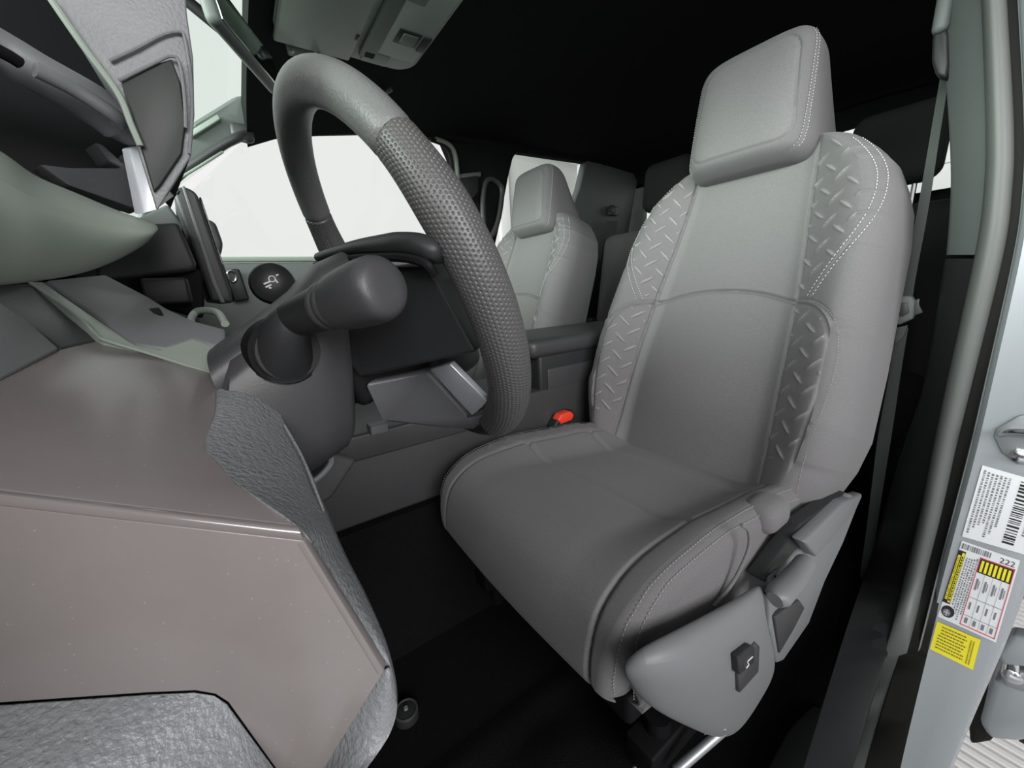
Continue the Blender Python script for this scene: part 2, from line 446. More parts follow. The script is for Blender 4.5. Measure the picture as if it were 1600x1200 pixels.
# ------------------------------------------------------------------ driver side: middle pillar and painted jamb
rows = [-160, 0, 200, 300, 400, 600, 700, 800, 900, 1000, 1200, 1400]
wl = struct_root('wall_left', (-0.8, -0.2, 0))
b0u = [(-0.6150, -0.2450, 1.4480), (-0.6511, -0.2450, 1.2608), (-0.6763, -0.2450, 1.1136), (-0.7130, -0.2450, 0.9185), (-0.7291, -0.2450, 0.8176), (-0.7387, -0.2450, 0.7162)]
b1u = [(-0.6621, -0.2050, 1.3873), (-0.6990, -0.2050, 1.2122), (-0.7263, -0.2050, 1.0747), (-0.7576, -0.2050, 0.8970), (-0.7697, -0.2050, 0.8051), (-0.7747, -0.2050, 0.7122)]
strip('upper_pillar_trim', b0u, b1u, PL_TRIM, wl, 0.03, (0.25, -1, 0))
b0l = [(-0.7375, -0.2500, 0.7100), (-0.7424, -0.2500, 0.4863), (-0.7328, -0.2500, 0.3552), (-0.7239, -0.2500, 0.2101), (-0.7140, -0.2500, 0.0483), (-0.7382, -0.0268, 0.0450), (-0.7744, 0.2630, 0.0600), (-0.7952, 0.4222, 0.0600)]
b1l = [(-0.7747, -0.2080, 0.7063), (-0.7757, -0.2080, 0.4995), (-0.7758, -0.2080, 0.3810), (-0.7784, -0.2080, 0.2533), (-0.7762, -0.2080, 0.1116), (-0.7862, -0.0889, 0.0450), (-0.8102, 0.2151, 0.0600), (-0.8271, 0.3787, 0.0600)]
strip('lower_pillar_trim', b0l, b1l, PL_DARK, wl, 0.03, (0.25, -1, 0))
# weatherstrip: a rounded rubber bulb between trim and jamb
c1 = smooth_path([(-0.6591, -0.2000, 1.3872), (-0.6972, -0.2000, 1.2114), (-0.7245, -0.2000, 1.0742), (-0.7556, -0.2000, 0.8968), (-0.7677, -0.2000, 0.8052), (-0.7729, -0.2000, 0.7104), (-0.7729, -0.2000, 0.5005), (-0.7736, -0.2000, 0.3826), (-0.7753, -0.2000, 0.2550), (-0.7729, -0.2000, 0.1136), (-0.7828, -0.0846, 0.0450), (-0.8083, 0.2177, 0.0600), (-0.8264, 0.3797, 0.0600)], 96)
c2 = smooth_path([(-0.6857, -0.2000, 1.3649), (-0.7231, -0.2000, 1.1939), (-0.7500, -0.2000, 1.0606), (-0.7834, -0.2000, 0.8877), (-0.7955, -0.2000, 0.7991), (-0.8013, -0.2000, 0.7075), (-0.8002, -0.2000, 0.5051), (-0.7992, -0.2000, 0.3907), (-0.8003, -0.2000, 0.2671), (-0.7992, -0.2000, 0.1310), (-0.8050, -0.1132, 0.0450), (-0.8243, 0.1962, 0.0600), (-0.8391, 0.3623, 0.0600)], 96)
c3 = smooth_path([(-0.6971, -0.2000, 1.3553), (-0.7343, -0.2000, 1.1864), (-0.7616, -0.2000, 1.0545), (-0.7941, -0.2000, 0.8841), (-0.8063, -0.2000, 0.7967), (-0.8124, -0.2000, 0.7064), (-0.8154, -0.2000, 0.5077), (-0.8164, -0.2000, 0.3962), (-0.8154, -0.2000, 0.2744), (-0.8143, -0.2000, 0.1410), (-0.8183, -0.1305, 0.0450), (-0.8360, 0.1807, 0.0600), (-0.8484, 0.3496, 0.0600)], 96)
ths = np.linspace(0, np.pi, 13)
rings = []
for a_, b_ in zip(c1, c2):
    mid = (a_ + b_) / 2; hw = (b_ - a_) / 2
    rings.append([mid - hw * math.cos(t) + V((0, 0.022 * math.sin(t) ** 0.8 if 0 < t < np.pi else 0, 0)) for t in ths] + [b_ - V((0, .02, 0)), a_ - V((0, .02, 0))])
loft('weatherstrip', rings, RUBBER, wl)
loft('seal_channel', [[a_ + V((.008, -.012, 0)), b_ + V((-.008, -.012, 0)), b_ + V((-.008, -.03, 0)), a_ + V((.008, -.03, 0))] for a_, b_ in zip(c2, c3)], RUBBER_D, wl)
loft('seal_lip', [[b_ + (a_ - b_) * 0.22 + V((0, -.012, 0)), b_ + (a_ - b_) * 0.1 + V((0, .003, 0)), b_ + V((0, -.002, 0)), b_ + V((0, -.012, 0))] for a_, b_ in zip(c2, c3)], PL_TRIM, wl)
c3j = smooth_path([(-0.6971, -0.2000, 1.3553), (-0.7343, -0.2000, 1.1864), (-0.7616, -0.2000, 1.0545), (-0.7941, -0.2000, 0.8841), (-0.8063, -0.2000, 0.7967), (-0.8124, -0.2000, 0.7064), (-0.8154, -0.2000, 0.5077), (-0.8164, -0.2000, 0.3962), (-0.8154, -0.2000, 0.2744), (-0.8143, -0.2000, 0.1410), (-0.8139, -0.2000, -0.0049), (-0.8102, -0.2000, -0.3474), (-0.8125, -0.2000, -0.7631)], 96)
c4 = smooth_path([(-0.8018, -0.2000, 1.2672), (-0.8314, -0.2000, 1.1210), (-0.8512, -0.2000, 1.0069), (-0.8726, -0.2000, 0.8582), (-0.8816, -0.2000, 0.7802), (-0.8909, -0.2000, 0.6986), (-0.9059, -0.2000, 0.5229), (-0.9116, -0.2000, 0.4266), (-0.9123, -0.2000, 0.3212), (-0.9080, -0.2000, 0.2031), (-0.9051, -0.2000, 0.0734), (-0.8893, -0.2000, -0.2435), (-0.8808, -0.2000, -0.6349)], 96)
rings = []
for a_, b_ in zip(c3j, c4):
    rings.append([a_ + V((0, -.006, 0)), a_ + V((-0.006, 0.002, 0)), a_ + V((-0.02, 0.0, 0)), (a_ + b_) / 2, b_ + V((0.012, 0, 0)), b_ + V((0.004, -.004, 0)), b_ + V((0, -0.012, 0)), b_ + V((0.02, -0.08, 0)), a_ + V((0, -0.08, 0))])
loft('painted_jamb', rings, PAINT, wl, True, True, 30)

# rear door and roof rail of the driver side, behind and above the opening
poly_solid('rear_door_inner', [(-0.80, -0.31, 0.0), (-0.80, -0.31, 0.84), (-0.80, -1.25, 0.86), (-0.80, -1.25, 0.0)], (-0.05, 0, 0), PL_BLACK, wl, 0.006)
poly_solid('roof_rail', [(-0.70, 0.62, 1.235), (-0.70, 0.30, 1.285), (-0.70, 0.0, 1.30), (-0.70, -1.25, 1.31), (-0.72, -1.25, 1.42), (-0.72, 0.62, 1.33)], (-0.10, 0, 0), HEADLINER, wl, 0.01)
poly_solid('rear_quarter', [(-0.76, -0.90, 0.85), (-0.71, -1.02, 1.32), (-0.71, -1.27, 1.32), (-0.76, -1.27, 0.85)], (-0.06, 0, 0), PL_BLACK, wl, 0.006)
poly_solid('front_pillar', [(-0.75, 1.20, 0.86), (-0.69, 0.66, 1.235), (-0.69, 0.58, 1.28), (-0.75, 1.06, 0.86)], (-0.07, 0, 0), PL_BLACK, wl, 0.006)
w5 = add('window_5', [(-0.79, -0.31, 0.84), (-0.72, -0.31, 1.31), (-0.72, -1.05, 1.32), (-0.79, -0.95, 0.84)], [(0, 1, 2, 3)], GLASS_P, None, False)
tag(w5, 'dark privacy glass of the near rear door', None, None, 'structure')

d1 = poly_solid('door_1', [(-0.94, 1.02, -0.25), (-0.94, 1.02, 0.84), (-1.80, 1.34, 0.80), (-1.80, 1.34, -0.25)], (0.02, 0.12, 0.0), PL_CHAR, None, 0.02)
tag(d1, 'open driver door swung out beside the dashboard', None, None, 'structure')

poly_solid('kick_panel', [(-0.80, 0.96, -0.05), (-0.80, 0.96, 0.80), (-0.78, 1.04, 0.86), (-0.78, 1.28, 0.86), (-0.80, 1.28, -0.05)], (-0.10, 0, 0), PL_BLACK, wl, 0.006)

# ================================================================== DRIVER SEAT
def sstep(t):
    t = np.clip(t, 0, 1); return t * t * (3 - 2 * t)
def dist_poly(X, Y, pts):
    pts = V(pts); d = np.full(X.shape, 9.0)
    for a_, b_ in zip(pts[:-1], pts[1:]):
        ab = b_ - a_
        t = np.clip(((X - a_[0]) * ab[0] + (Y - a_[1]) * ab[1]) / (ab @ ab), 0, 1)
        d = np.minimum(d, np.hypot(X - a_[0] - t * ab[0], Y - a_[1] - t * ab[1]))
    return d
def groove(d, depth=0.0035, w=0.0035):
    return -depth * np.exp(-(d / w) ** 2)
def tread(X, Y, pitch=0.0315, hl=0.0165, hw=0.0024, h=0.0042, ang=math.pi / 4):
    """raised tread-plate bars pressed into the cloth, each bar's end aimed at its neighbour's middle"""
    c, s = math.cos(ang), math.sin(ang)
    x = X * c - Y * s; y = X * s + Y * c
    i = np.round(x / pitch); j = np.round(y / pitch)
    dx = x - i * pitch; dy = y - j * pitch
    ev = (i + j) % 2 == 0
    al = np.where(ev, dx, dy); ac = np.where(ev, dy, dx)
    prof = np.clip(1 - (al / hl) ** 2, 0, 1)
    return h * prof ** 0.6 * np.exp(-(ac / (hw * (0.35 + 0.65 * prof))) ** 2)

SEAT = V((-0.42, 0.0, 0.0))
BTH = math.radians(20)
BB = V((-0.42, 0.0, 0.31)); BU = V((0, -math.sin(BTH), math.cos(BTH))); BN = V((0, math.cos(BTH), math.sin(BTH)))
def bw(v):   # half width of the backrest
    return np.interp(v, [-.08, 0, .06, .12, .25, .38, .48, .55, .60, .64, .67, .69, .705], [.232, .258, .276, .285, .281, .273, .268, .259, .243, .214, .186, .158, .128])
def bc(v):   # half width of the middle insert
    return np.interp(v, [-.08, 0, .1, .25, .38, .5, .6, .70], [.176, .172, .168, .16, .15, .136, .126, .118])
ARC = [(x, 0.378 - 0.030 * (abs(x) / 0.15) ** 2.2) for x in np.linspace(-0.15, 0.15, 21)]
PIPE = [(.148, .349), (.175, .342), (.205, .325), (.228, .298), (.240, .262), (.244, .225), (.243, .17), (.238, .11), (.232, .05), (.226, -.08)]
STI = [(.128, .70), (.158, .678), (.198, .634), (.228, .585), (.240, .54), (.240, .49), (.228, .445), (.205, .395), (.180, .345)]
PIPE = smooth_path(PIPE, 60); STI = smooth_path(STI, 60)

def back_depth(X, Vv):
    """forward depth of the backrest cloth over its lean plane"""
    A = np.abs(X); w = bw(Vv); c = bc(Vv); xb = w - 0.045
    hb = np.interp(Vv, [-.08, 0, .12, .25, .38, .5, .6, .68, .72], [.04, .055, .075, .078, .066, .052, .036, .02, .012])
    d = 0.012 + 0.026 * np.exp(-((Vv - 0.17) / 0.16) ** 2) * np.clip(1 - (A / 0.2) ** 2, 0, 1)
    d = d + hb * sstep((A - c * 0.82) / np.maximum(xb - c * 0.82, 0.01))
    return d
def back_detail(X, Vv):
    A = np.abs(X)
    g = groove(np.abs(A - bc(Vv)), 0.0050, 0.0030)
    g = g + groove(dist_poly(X, Vv, ARC), 0.0065, 0.0036)
    dp = dist_poly(A, Vv, PIPE); g = g + groove(np.abs(dp - .004), 0.003, 0.003) + 0.0025 * np.exp(-((dp) / .0022) ** 2)
    ds = dist_poly(A, Vv, STI); g = g + groove(ds, 0.0022, 0.0024)
    pipe_x = np.interp(-Vv, -PIPE[:, 1], PIPE[:, 0]); sti_x = np.interp(-Vv, -STI[:, 1], STI[:, 0])
    low = (A > bc(Vv) + .006) & (A < pipe_x - .008) & (Vv < np.interp(A, PIPE[:30, 0], PIPE[:30, 1]) - .006) & (Vv > .05)
    up = (A > bc(Vv) + .004) & (A < sti_x - .010) & (Vv > .36) & (Vv < .66)
    bars = np.where(low | up, tread(X, Vv), 0.0)
    g = g + bars
    reg = np.where(A < bc(Vv), np.where(Vv > np.interp(A, [a[0] for a in ARC[10:]], [a[1] for a in ARC[10:]]), 0, 1),
          np.where((A < sti_x) & (Vv >= .346), 2, np.where((A < pipe_x) & (Vv < .346), 3, 4)))
    return g, reg, bars > 0.0011

def build_back(root):
    VT = 0.660
    v1 = np.linspace(-0.07, VT, 390); psi = np.linspace(0, math.pi / 2, 22)[1:]
    vv = np.r_[v1, VT + 0.045 * np.sin(psi)]; drop = np.r_[np.zeros(len(v1)), 0.055 * (1 - np.cos(psi))]
    q = np.linspace(-1, 1, 300)
    phi = np.linspace(0, math.pi / 2, 16)[1:]
    P = []; RG = []
    back_n = -0.105
    Vg, Qg = np.meshgrid(vv, q, indexing='ij')
    XB = bw(Vg) - 0.045
    X = Qg * XB
    Dep = back_depth(X, Vg); det, reg, bar = back_detail(X, Vg)
    # surface normal in the section for the displacement
    gx = np.gradient(Dep, axis=1) / np.gradient(X, axis=1)
    nx = -gx / np.sqrt(1 + gx ** 2); nn = 1 / np.sqrt(1 + gx ** 2)
    Xf = X + det * nx; Df = Dep + det * nn - drop[:, None]
    cols_x = []; cols_d = []; cols_r = []
    e = Df[:, :1]; xb = XB[:, :1]
    deep = 0.075
    bk = np.minimum(back_n, e - deep - 0.01)
    # left roll (negative x), going from the back towards the front
    side = np.linspace(0, 1, 12)[:-1]
    Lx = np.concatenate([np.repeat(-(xb + .045), len(side), 1), -(xb + .045 * np.sin(phi[::-1])[None])], 1)
    Ld = np.concatenate([bk + (e - deep - bk) * side[None], e - deep * (1 - np.cos(phi[::-1]))[None]], 1)
    e2 = Df[:, -1:]
    Rx = np.concatenate([xb + .045 * np.sin(phi)[None], np.repeat(xb + .045, len(side), 1)], 1)
    Rd = np.concatenate([e2 - deep * (1 - np.cos(phi))[None], (e2 - deep) + (bk - e2 + deep) * (np.linspace(0, 1, 12)[1:])[None]], 1)
    Xa = np.concatenate([Lx, Xf, Rx], 1); Da = np.concatenate([Ld, Df, Rd], 1)
    Ra = np.concatenate([np.full(Lx.shape, 4), reg, np.full(Rx.shape, 4)], 1)
    Va = np.repeat(vv[:, None], Xa.shape[1], 1)
    Ba = np.concatenate([np.zeros(Lx.shape, bool), bar, np.zeros(Rx.shape, bool)], 1)
    pts = BB + Xa[..., None] * V((1, 0, 0)) + Va[..., None] * BU + Da[..., None] * BN
    nr, nc = Xa.shape
    idx = np.arange(nr * nc).reshape(nr, nc)
    F = np.stack([idx[:-1, :-1], idx[:-1, 1:], idx[1:, 1:], idx[1:, :-1]], -1).reshape(-1, 4)
    fr = Ra[:-1, :-1].reshape(-1); fx = Xa[:-1, :-1].reshape(-1)
    flat = pts.reshape(-1, 3)
    fb = Ba[:-1, :-1].reshape(-1)
    def part(name, mask, material):
        f = F[mask]; u, inv = np.unique(f, return_inverse=True)
        o = add(name, flat[u], inv.reshape(-1, 4), material, root)
        if fb[mask].any():
            o.data.materials.append(FAB_BAR)
            o.data.polygons.foreach_set('material_index', fb[mask].astype(np.int32))
        return o
    part('upper_insert', fr == 0, FAB_IN); part('lower_insert', fr == 1, FAB_IN)
    for sgn in (-1, 1):
        part('upper_bolster', (fr == 2) & (fx * sgn > 0), FAB_EMB)
        part('lower_bolster', (fr == 3) & (fx * sgn > 0), FAB_EMB)
    part('side_cover', fr == 4, FAB)
    # plastic back shell
    rim = np.concatenate([pts[:, 0], pts[::-1, -1]])
    rim2 = rim - BN * 0.012 + (BB + BU * 0.3 - BN * .1 - rim) * 0.06
    loft('back_shell', [rim, rim2], PL_CHAR, root, True, True)
    def on_back(x, v, lift=0.0012):
        x = np.atleast_1d(V(x)); v = np.atleast_1d(V(v))
        d = back_depth(x, v) - np.where(v > VT, 0.055 * (1 - np.sqrt(np.clip(1 - ((v - VT) / .045) ** 2, 0, 1))), 0)
        xb_ = bw(v) - 0.045; d = d - 0.075 * (1 - np.sqrt(np.clip(1 - (np.clip(np.abs(x) - xb_, 0, .045) / .045) ** 2, 0, 1)))
        h = 1e-3
        gx = (back_depth(x + h, v) - back_depth(x - h, v)) / (2 * h); gv = (back_depth(x, v + h) - back_depth(x, v - h)) / (2 * h)
        n = BN[None] - gx[:, None] * V((1, 0, 0)) - gv[:, None] * BU; n /= np.linalg.norm(n, axis=1)[:, None]
        return BB + x[:, None] * V((1, 0, 0)) + v[:, None] * BU + d[:, None] * BN + n * lift, n
    # double thread rows along the shoulder, single rows beside the piping
    T2 = np.gradient(STI, axis=0); T2 /= np.linalg.norm(T2, axis=1)[:, None]; NO = np.stack([T2[:, 1], -T2[:, 0]], 1)
    for sgn in (-1, 1):
        for off in (-.0055, .0055):
            q2 = STI[11:56] + NO[11:56] * off
            p_, n_ = on_back(sgn * q2[:, 0], q2[:, 1])
            stitches('shoulder_stitching', p_, n_, THREAD, root)
        q3 = PIPE[6:54] + V((.009, 0))
        p_, n_ = on_back(sgn * q3[:, 0], q3[:, 1], 0.0006)
        stitches('piping_stitching', p_, n_, THREAD_D, root, 0.003, 0.002, 0.0005)

def build_headrest(root):
    # side profile: v up the block, front and rear depth, half width
    hv = np.linspace(0, 1, 90)
    rows = []
    O = V((-0.412, -0.140, 0.927)); U_ = V((0, -0.17, 0.985)); U_ /= np.linalg.norm(U_); N_ = np.cross(U_, V((-1, 0, 0))); N_ = V((0, U_[2], -U_[1]))
    H = 0.238
    grid = []
    nth = 240
    th = np.linspace(0, 2 * np.pi, nth, endpoint=False)
    for t in hv:
        v = t * H
        e = 0.030
        k = 1.0
        if v < e: k = 1 - (1 - v / e) ** 2.6 * 0.30
        if v > H - e: k = 1 - ((v - H + e) / e) ** 2.6 * 0.34
        wd = 0.132 - 0.022 * t
        er = 0.045; cr = 0.030
        if v < er: wd -= cr * (1 - math.sqrt(max(0.0, 1 - ((er - v) / er) ** 2)))
        if v > H - er: wd -= cr * (1 - math.sqrt(max(0.0, 1 - ((v - H + er) / er) ** 2)))
        thick = np.interp(t, [0, .5, 1], [0.275, 0.180, 0.082])
        fr = 0.006 * math.sin(math.pi * t)
        c_ = fr - thick / 2; hd = thick / 2 * k
        ex = 0.40
        x = wd * np.sign(np.cos(th)) * np.abs(np.cos(th)) ** ex
        d = c_ + hd * np.sign(np.sin(th)) * np.abs(np.sin(th)) ** 0.55
        grid.append((x, np.full(nth, v), d))
    G = V(grid)                       # rows, 3, cols
    x, v, d = G[:, 0], G[:, 1], G[:, 2]
    front = d > (-0.02)
    # panel seam on the front face: rounded rectangle
    hw = 0.106 - 0.020 * (v / H); cv = 0.124; hh = 0.096; r = 0.032
    qx = np.abs(x) - (hw - r); qy = np.abs(v - cv) - (hh - r)
    sd = np.hypot(np.maximum(qx, 0), np.maximum(qy, 0)) + np.minimum(np.maximum(qx, qy), 0) - r
    cen = V(grid)[:, 2].mean(1)[:, None]
    dd = np.where(front, groove(np.abs(sd), 0.0030, 0.0026) + np.where(sd < 0, 0.0022, 0), 0)
    dd = dd + np.where(front & (v < 0.026), groove(np.abs(x + .01), .0025, .0022), 0)
    d2 = d + dd
    edge = groove(np.abs(d + 0.022), 0.0022, 0.0024)
    x2 = x + np.where(np.abs(x) > 0.08, edge * np.sign(x), 0)
    pts = O + x2[..., None] * V((1, 0, 0)) + v[..., None] * U_ + d2[..., None] * N_
    nr, nc = x.shape
    idx = np.arange(nr * nc).reshape(nr, nc)
    nxt = np.roll(idx, -1, 1)
    F = np.stack([idx[:-1], nxt[:-1], nxt[1:], idx[1:]], -1).reshape(-1, 4)
    isp = ((sd < 0) & front)[:-1].reshape(-1)
    flat = pts.reshape(-1, 3)
    f = F[isp]; u, inv = np.unique(f, return_inverse=True)
    hr = None
    body_f = [tuple(a) for a in F[~isp]] + [tuple(idx[0][::-1]), tuple(idx[-1])]
    hr = add('headrest', flat, body_f, FAB, root)
    add('headrest_front_panel', flat[u], inv.reshape(-1, 4), FAB_IN, hr)
    for sgn in (-1, 1):
        for dpt in (-0.019, -0.026):
            pp = []; nn = []
            for i in range(6, nr - 5):
                cols = np.where(x[i] * sgn > 0)[0]
                j = cols[np.argmin(np.abs(d[i][cols] - dpt))]
                pp.append(pts[i, j] + V((sgn * 0.001, 0, 0))); nn.append(V((sgn, 0.3, 0)))
            stitches('edge_stitching', pp, nn, THREAD, hr, 0.0032, 0.0024, 0.0006)
    for sx in (-0.055, 0.055):
        tube('headrest_post', [O + V((sx, -0.085, -0.08)), O + V((sx, -0.085, 0.03))], 0.005, CHROME, root, 10)

# cushion: side profile swept across its width
CP = smooth_path([(-.06, .285), (.0, .295), (.08, .302), (.20, .318), (.32, .338), (.40, .349), (.45, .344), (.485, .322), (.503, .285), (.508, .245), (.502, .222), (.48, .200)], 220)
def build_cushion(root):
    P = CP; T = np.gradient(P, axis=0); T /= np.linalg.norm(T, axis=1)[:, None]; NR = np.stack([-T[:, 1], T[:, 0]], 1)
    NR[NR[:, 1] < -0.95] *= 1
    if NR[len(NR) // 3][1] < 0: NR = -NR
    s = np.r_[0, np.cumsum(np.linalg.norm(np.diff(P, axis=0), axis=1))]
    y = P[:, 0]
    wid = np.interp(s, [0, .1, .4, .5, .56, .62, s[-1]], [.225, .243, .250, .248, .243, .236, .225])
    hb = np.interp(s, [0, .06, .2, .38, .46, .53, .6, s[-1]], [.02, .040, .050, .038, .020, .007, .002, 0])
    q = np.linspace(-1, 1, 260)
    Sg, Qg = np.meshgrid(s, q, indexing='ij')
    rr = 0.024
    xb = (wid - rr)[:, None]; X = Qg * xb; A = np.abs(X)
    c = 0.195
    h = hb[:, None] * sstep((A - .125) / (.225 - .125)) + 0.006 * np.clip(1 - (A / .2) ** 2, 0, 1)
    g = groove(np.abs(A - c), .0045, .0032)
    for s0 in (0.145, 0.345):
        g = g + np.where(A < c, groove(np.abs(Sg - s0 - 0.02 * (A / .2) ** 2), .0085, .0045), 0)
    g = g + np.where((A > c - .03) & (A < c + .03) , 0, 0)
    # crest seam of the bolster, falling towards the front
    crest = np.interp(Sg, [0, .3, .45, .58, s[-1]], [.236, .236, .236, .235, .23])
    g = g + groove(np.abs(A - crest), .002, .0022)
    emb = (X > 0) & (A > c + .004) & (A < crest - .006) & (Sg > .05) & (Sg < .46)
    g = g + np.where(emb, tread(X, Sg, 0.0315, .0165, .0024, .0028), 0)
    Hh = h + g
    ypt = P[:, 0][:, None] + NR[:, 0][:, None] * Hh; zpt = P[:, 1][:, None] + NR[:, 1][:, None] * Hh
    reg = np.where(A < c, np.where(Sg < .145, 0, np.where(Sg < .345, 1, 2)), 3)
    phi = np.linspace(0, math.pi / 2, 12)[1:]; down = np.linspace(0, 1, 10)[1:]
    def side(sign):
        e_h = (Hh[:, -1] if sign > 0 else Hh[:, 0])[:, None]
        fall = 0.032
        bottom = 0.205
        xs_ = np.concatenate([xb + rr * np.sin(phi)[None], np.repeat(xb + rr, len(down), 1) + 0.012 * np.sin(down * 3.14)[None]], 1)
        hh = e_h - fall * (1 - np.cos(phi))[None]
        Y1 = P[:, 0][:, None] + NR[:, 0][:, None] * hh; Z1 = P[:, 1][:, None] + NR[:, 1][:, None] * hh
        yc = np.minimum(Y1[:, -1:], .49)
        Y2 = Y1[:, -1:] + (np.clip(P[:, 0][:, None], -1, .47) - Y1[:, -1:]) * down[None]; Z2 = Z1[:, -1:] + (np.minimum(bottom, Z1[:, -1:]) - Z1[:, -1:]) * down[None]
        return xs_ * sign, np.concatenate([Y1, Y2], 1), np.concatenate([Z1, Z2], 1)
    rx, ry, rz = side(1); lx, ly, lz = side(-1)
    Xa = np.concatenate([lx[:, ::-1], X, rx], 1); Ya = np.concatenate([ly[:, ::-1], ypt, ry], 1); Za = np.concatenate([lz[:, ::-1], zpt, rz], 1)
    Ra = np.concatenate([np.full(lx.shape, 4), reg, np.full(rx.shape, 4)], 1)
    pts = np.stack([Xa - 0.42, Ya, Za], -1); nr, nc = Xa.shape
    idx = np.arange(nr * nc).reshape(nr, nc)
    F = np.stack([idx[:-1, :-1], idx[:-1, 1:], idx[1:, 1:], idx[1:, :-1]], -1).reshape(-1, 4)
    fr = Ra[:-1, :-1].reshape(-1); fx = Xa[:-1, :-1].reshape(-1); flat = pts.reshape(-1, 3)
    def part(name, mask, material):
        f = F[mask]; u, inv = np.unique(f, return_inverse=True)
        return add(name, flat[u], inv.reshape(-1, 4), material, root)
    part('cushion_rear_strip', fr == 0, FAB_IN); part('cushion_middle_insert', fr == 1, FAB_IN); part('cushion_front_insert', fr == 2, FAB_IN)
    for sgn in (-1, 1):
        part('cushion_bolster', (fr == 3) & (fx * sgn > 0), FAB_EMB)
        part('cushion_side', (fr == 4) & (fx * sgn > 0), FAB)
    # twin thread rows beside the outer crest seam
    nL = lx.shape[1]
    for sgn in (-1, 1):
        for off in (-.005, .005):
            pp = []; nn = []
            for i in range(25, nr - 25):
                tgt = (np.interp(s[i], [0, .3, .45, .58, s[-1]], [.236, .236, .236, .235, .23]) + off)
                cols = np.arange(nL, nL + len(q)) if tgt < xb[i, 0] else np.arange(nc)
                j = np.argmin(np.abs(Xa[i] * sgn - tgt) + (np.abs(Za[i] - zpt[i, -1]) > .03) * 1.0)
                pp.append(pts[i, j] + V((sgn * .0006, NR[i, 0] * .0012, NR[i, 1] * .0012))); nn.append(V((sgn * .3, NR[i, 0], NR[i, 1])))
            ker = np.ones(13) / 13; pp = np.stack([np.convolve(V(pp)[:, k], ker, 'valid') for k in range(3)], 1); nn = V(nn)[6:-6]
            pp = pp + nn / np.linalg.norm(nn, axis=1)[:, None] * 0.0006
            stitches('cushion_stitching', pp, nn, THREAD_D, root, 0.0036, 0.0022, 0.0006)

ds = thing('driver_seat', SEAT, 'grey cloth driver seat with tread-plate bolsters, right behind the steering wheel', 'car seat', 'front bucket seats')
build_back(ds); build_headrest(ds); build_cushion(ds)
rbox('seat_pan', (-0.42, 0.18, 0.165), (0.44, 0.56, 0.05), PL_BLACK, ds, 0.01)
# side shield on the outer flank: grey moulding with a switch pocket and a recline lever
def yz_plate(name, pts, x, ext, material, parent, bevel=0.004, segs=3):
    return poly_solid(name, [(x, y, z) for y, z in pts], (ext, 0, 0), material, parent, bevel, segs)
shv = [(-0.6720, 0.5169, 0.3249), (-0.6760, 0.5246, 0.3205), (-0.6760, 0.5203, 0.3051), (-0.6720, 0.5012, 0.2710),
       (-0.6830, 0.5036, 0.3448), (-0.6970, 0.5141, 0.3383), (-0.6980, 0.5083, 0.3130), (-0.6900, 0.4848, 0.2416),
       (-0.6920, 0.4689, 0.3456), (-0.7140, 0.4792, 0.3339), (-0.7140, 0.4685, 0.2904), (-0.7000, 0.4239, 0.1756),
       (-0.6970, 0.4103, 0.3380), (-0.7200, 0.4234, 0.3297), (-0.7200, 0.4042, 0.2519), (-0.7130, 0.3271, 0.0705),
       (-0.7000, 0.3435, 0.3261), (-0.7220, 0.3728, 0.3295), (-0.7210, 0.3444, 0.2384), (-0.7160, 0.2612, 0.0981),
       (-0.7020, 0.2802, 0.3193), (-0.7220, 0.3142, 0.3271), (-0.7210, 0.2791, 0.2485), (-0.7160, 0.1935, 0.1150)]
sh = shell('side_shield', shv, [(c * 4 + r, c * 4 + r + 1, c * 4 + r + 5, c * 4 + r + 4) for c in range(5) for r in range(3)], PL_GREY, ds, 0.012, 0.0, (-1.5, 0.4, 0.4), 50, 4, 3)
tube('side_piping', smooth_path([(-0.6820, 0.3047, 0.3944), (-0.6850, 0.2881, 0.3777), (-0.6860, 0.2885, 0.3501), (-0.6860, 0.3216, 0.3210), (-0.6840, 0.3617, 0.3063)], 30), 0.0022, FAB, ds, 8)
tr = poly_solid('rear_trim', [(-0.7120, 0.2574, 0.2271), (-0.7120, 0.2157, 0.1393), (-0.7120, 0.1903, 0.1259), (-0.7120, 0.0946, 0.1342), (-0.7120, 0.0443, 0.1891), (-0.7120, -0.0286, 0.2298), (-0.7080, -0.1141, 0.2810), (-0.7000, -0.0811, 0.3029), (-0.7000, 0.0400, 0.2911), (-0.7000, 0.1674, 0.2919), (-0.7050, 0.2562, 0.3037)], (0.035, 0, 0), PL_GREY, ds, 0.005)
poly_solid('trim_pocket', [(-0.7135, 0.2521, 0.2461), (-0.7135, 0.2161, 0.1598), (-0.7135, 0.1706, 0.1727), (-0.7135, 0.1329, 0.1910), (-0.7135, 0.1619, 0.2220), (-0.7135, 0.2154, 0.2378)], (0.01, 0, 0), PL_CHAR, tr, 0.002)
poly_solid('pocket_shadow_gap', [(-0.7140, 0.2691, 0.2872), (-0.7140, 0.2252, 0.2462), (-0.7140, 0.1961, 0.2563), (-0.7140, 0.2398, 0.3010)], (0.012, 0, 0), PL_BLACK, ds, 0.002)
lv = smooth_path([(-0.7220, 0.1954, 0.3087), (-0.7260, 0.2456, 0.3122), (-0.7280, 0.2905, 0.3181), (-0.7280, 0.3058, 0.3157)], 14)
tube('recline_lever', lv, np.interp(np.linspace(0, 1, len(lv)), [0, .4, .8, 1], [.0125, .0145, .0145, .009]), PL_GREY, ds, 14, np.interp(np.linspace(0, 1, len(lv)), [0, 1], [.013, .012]))
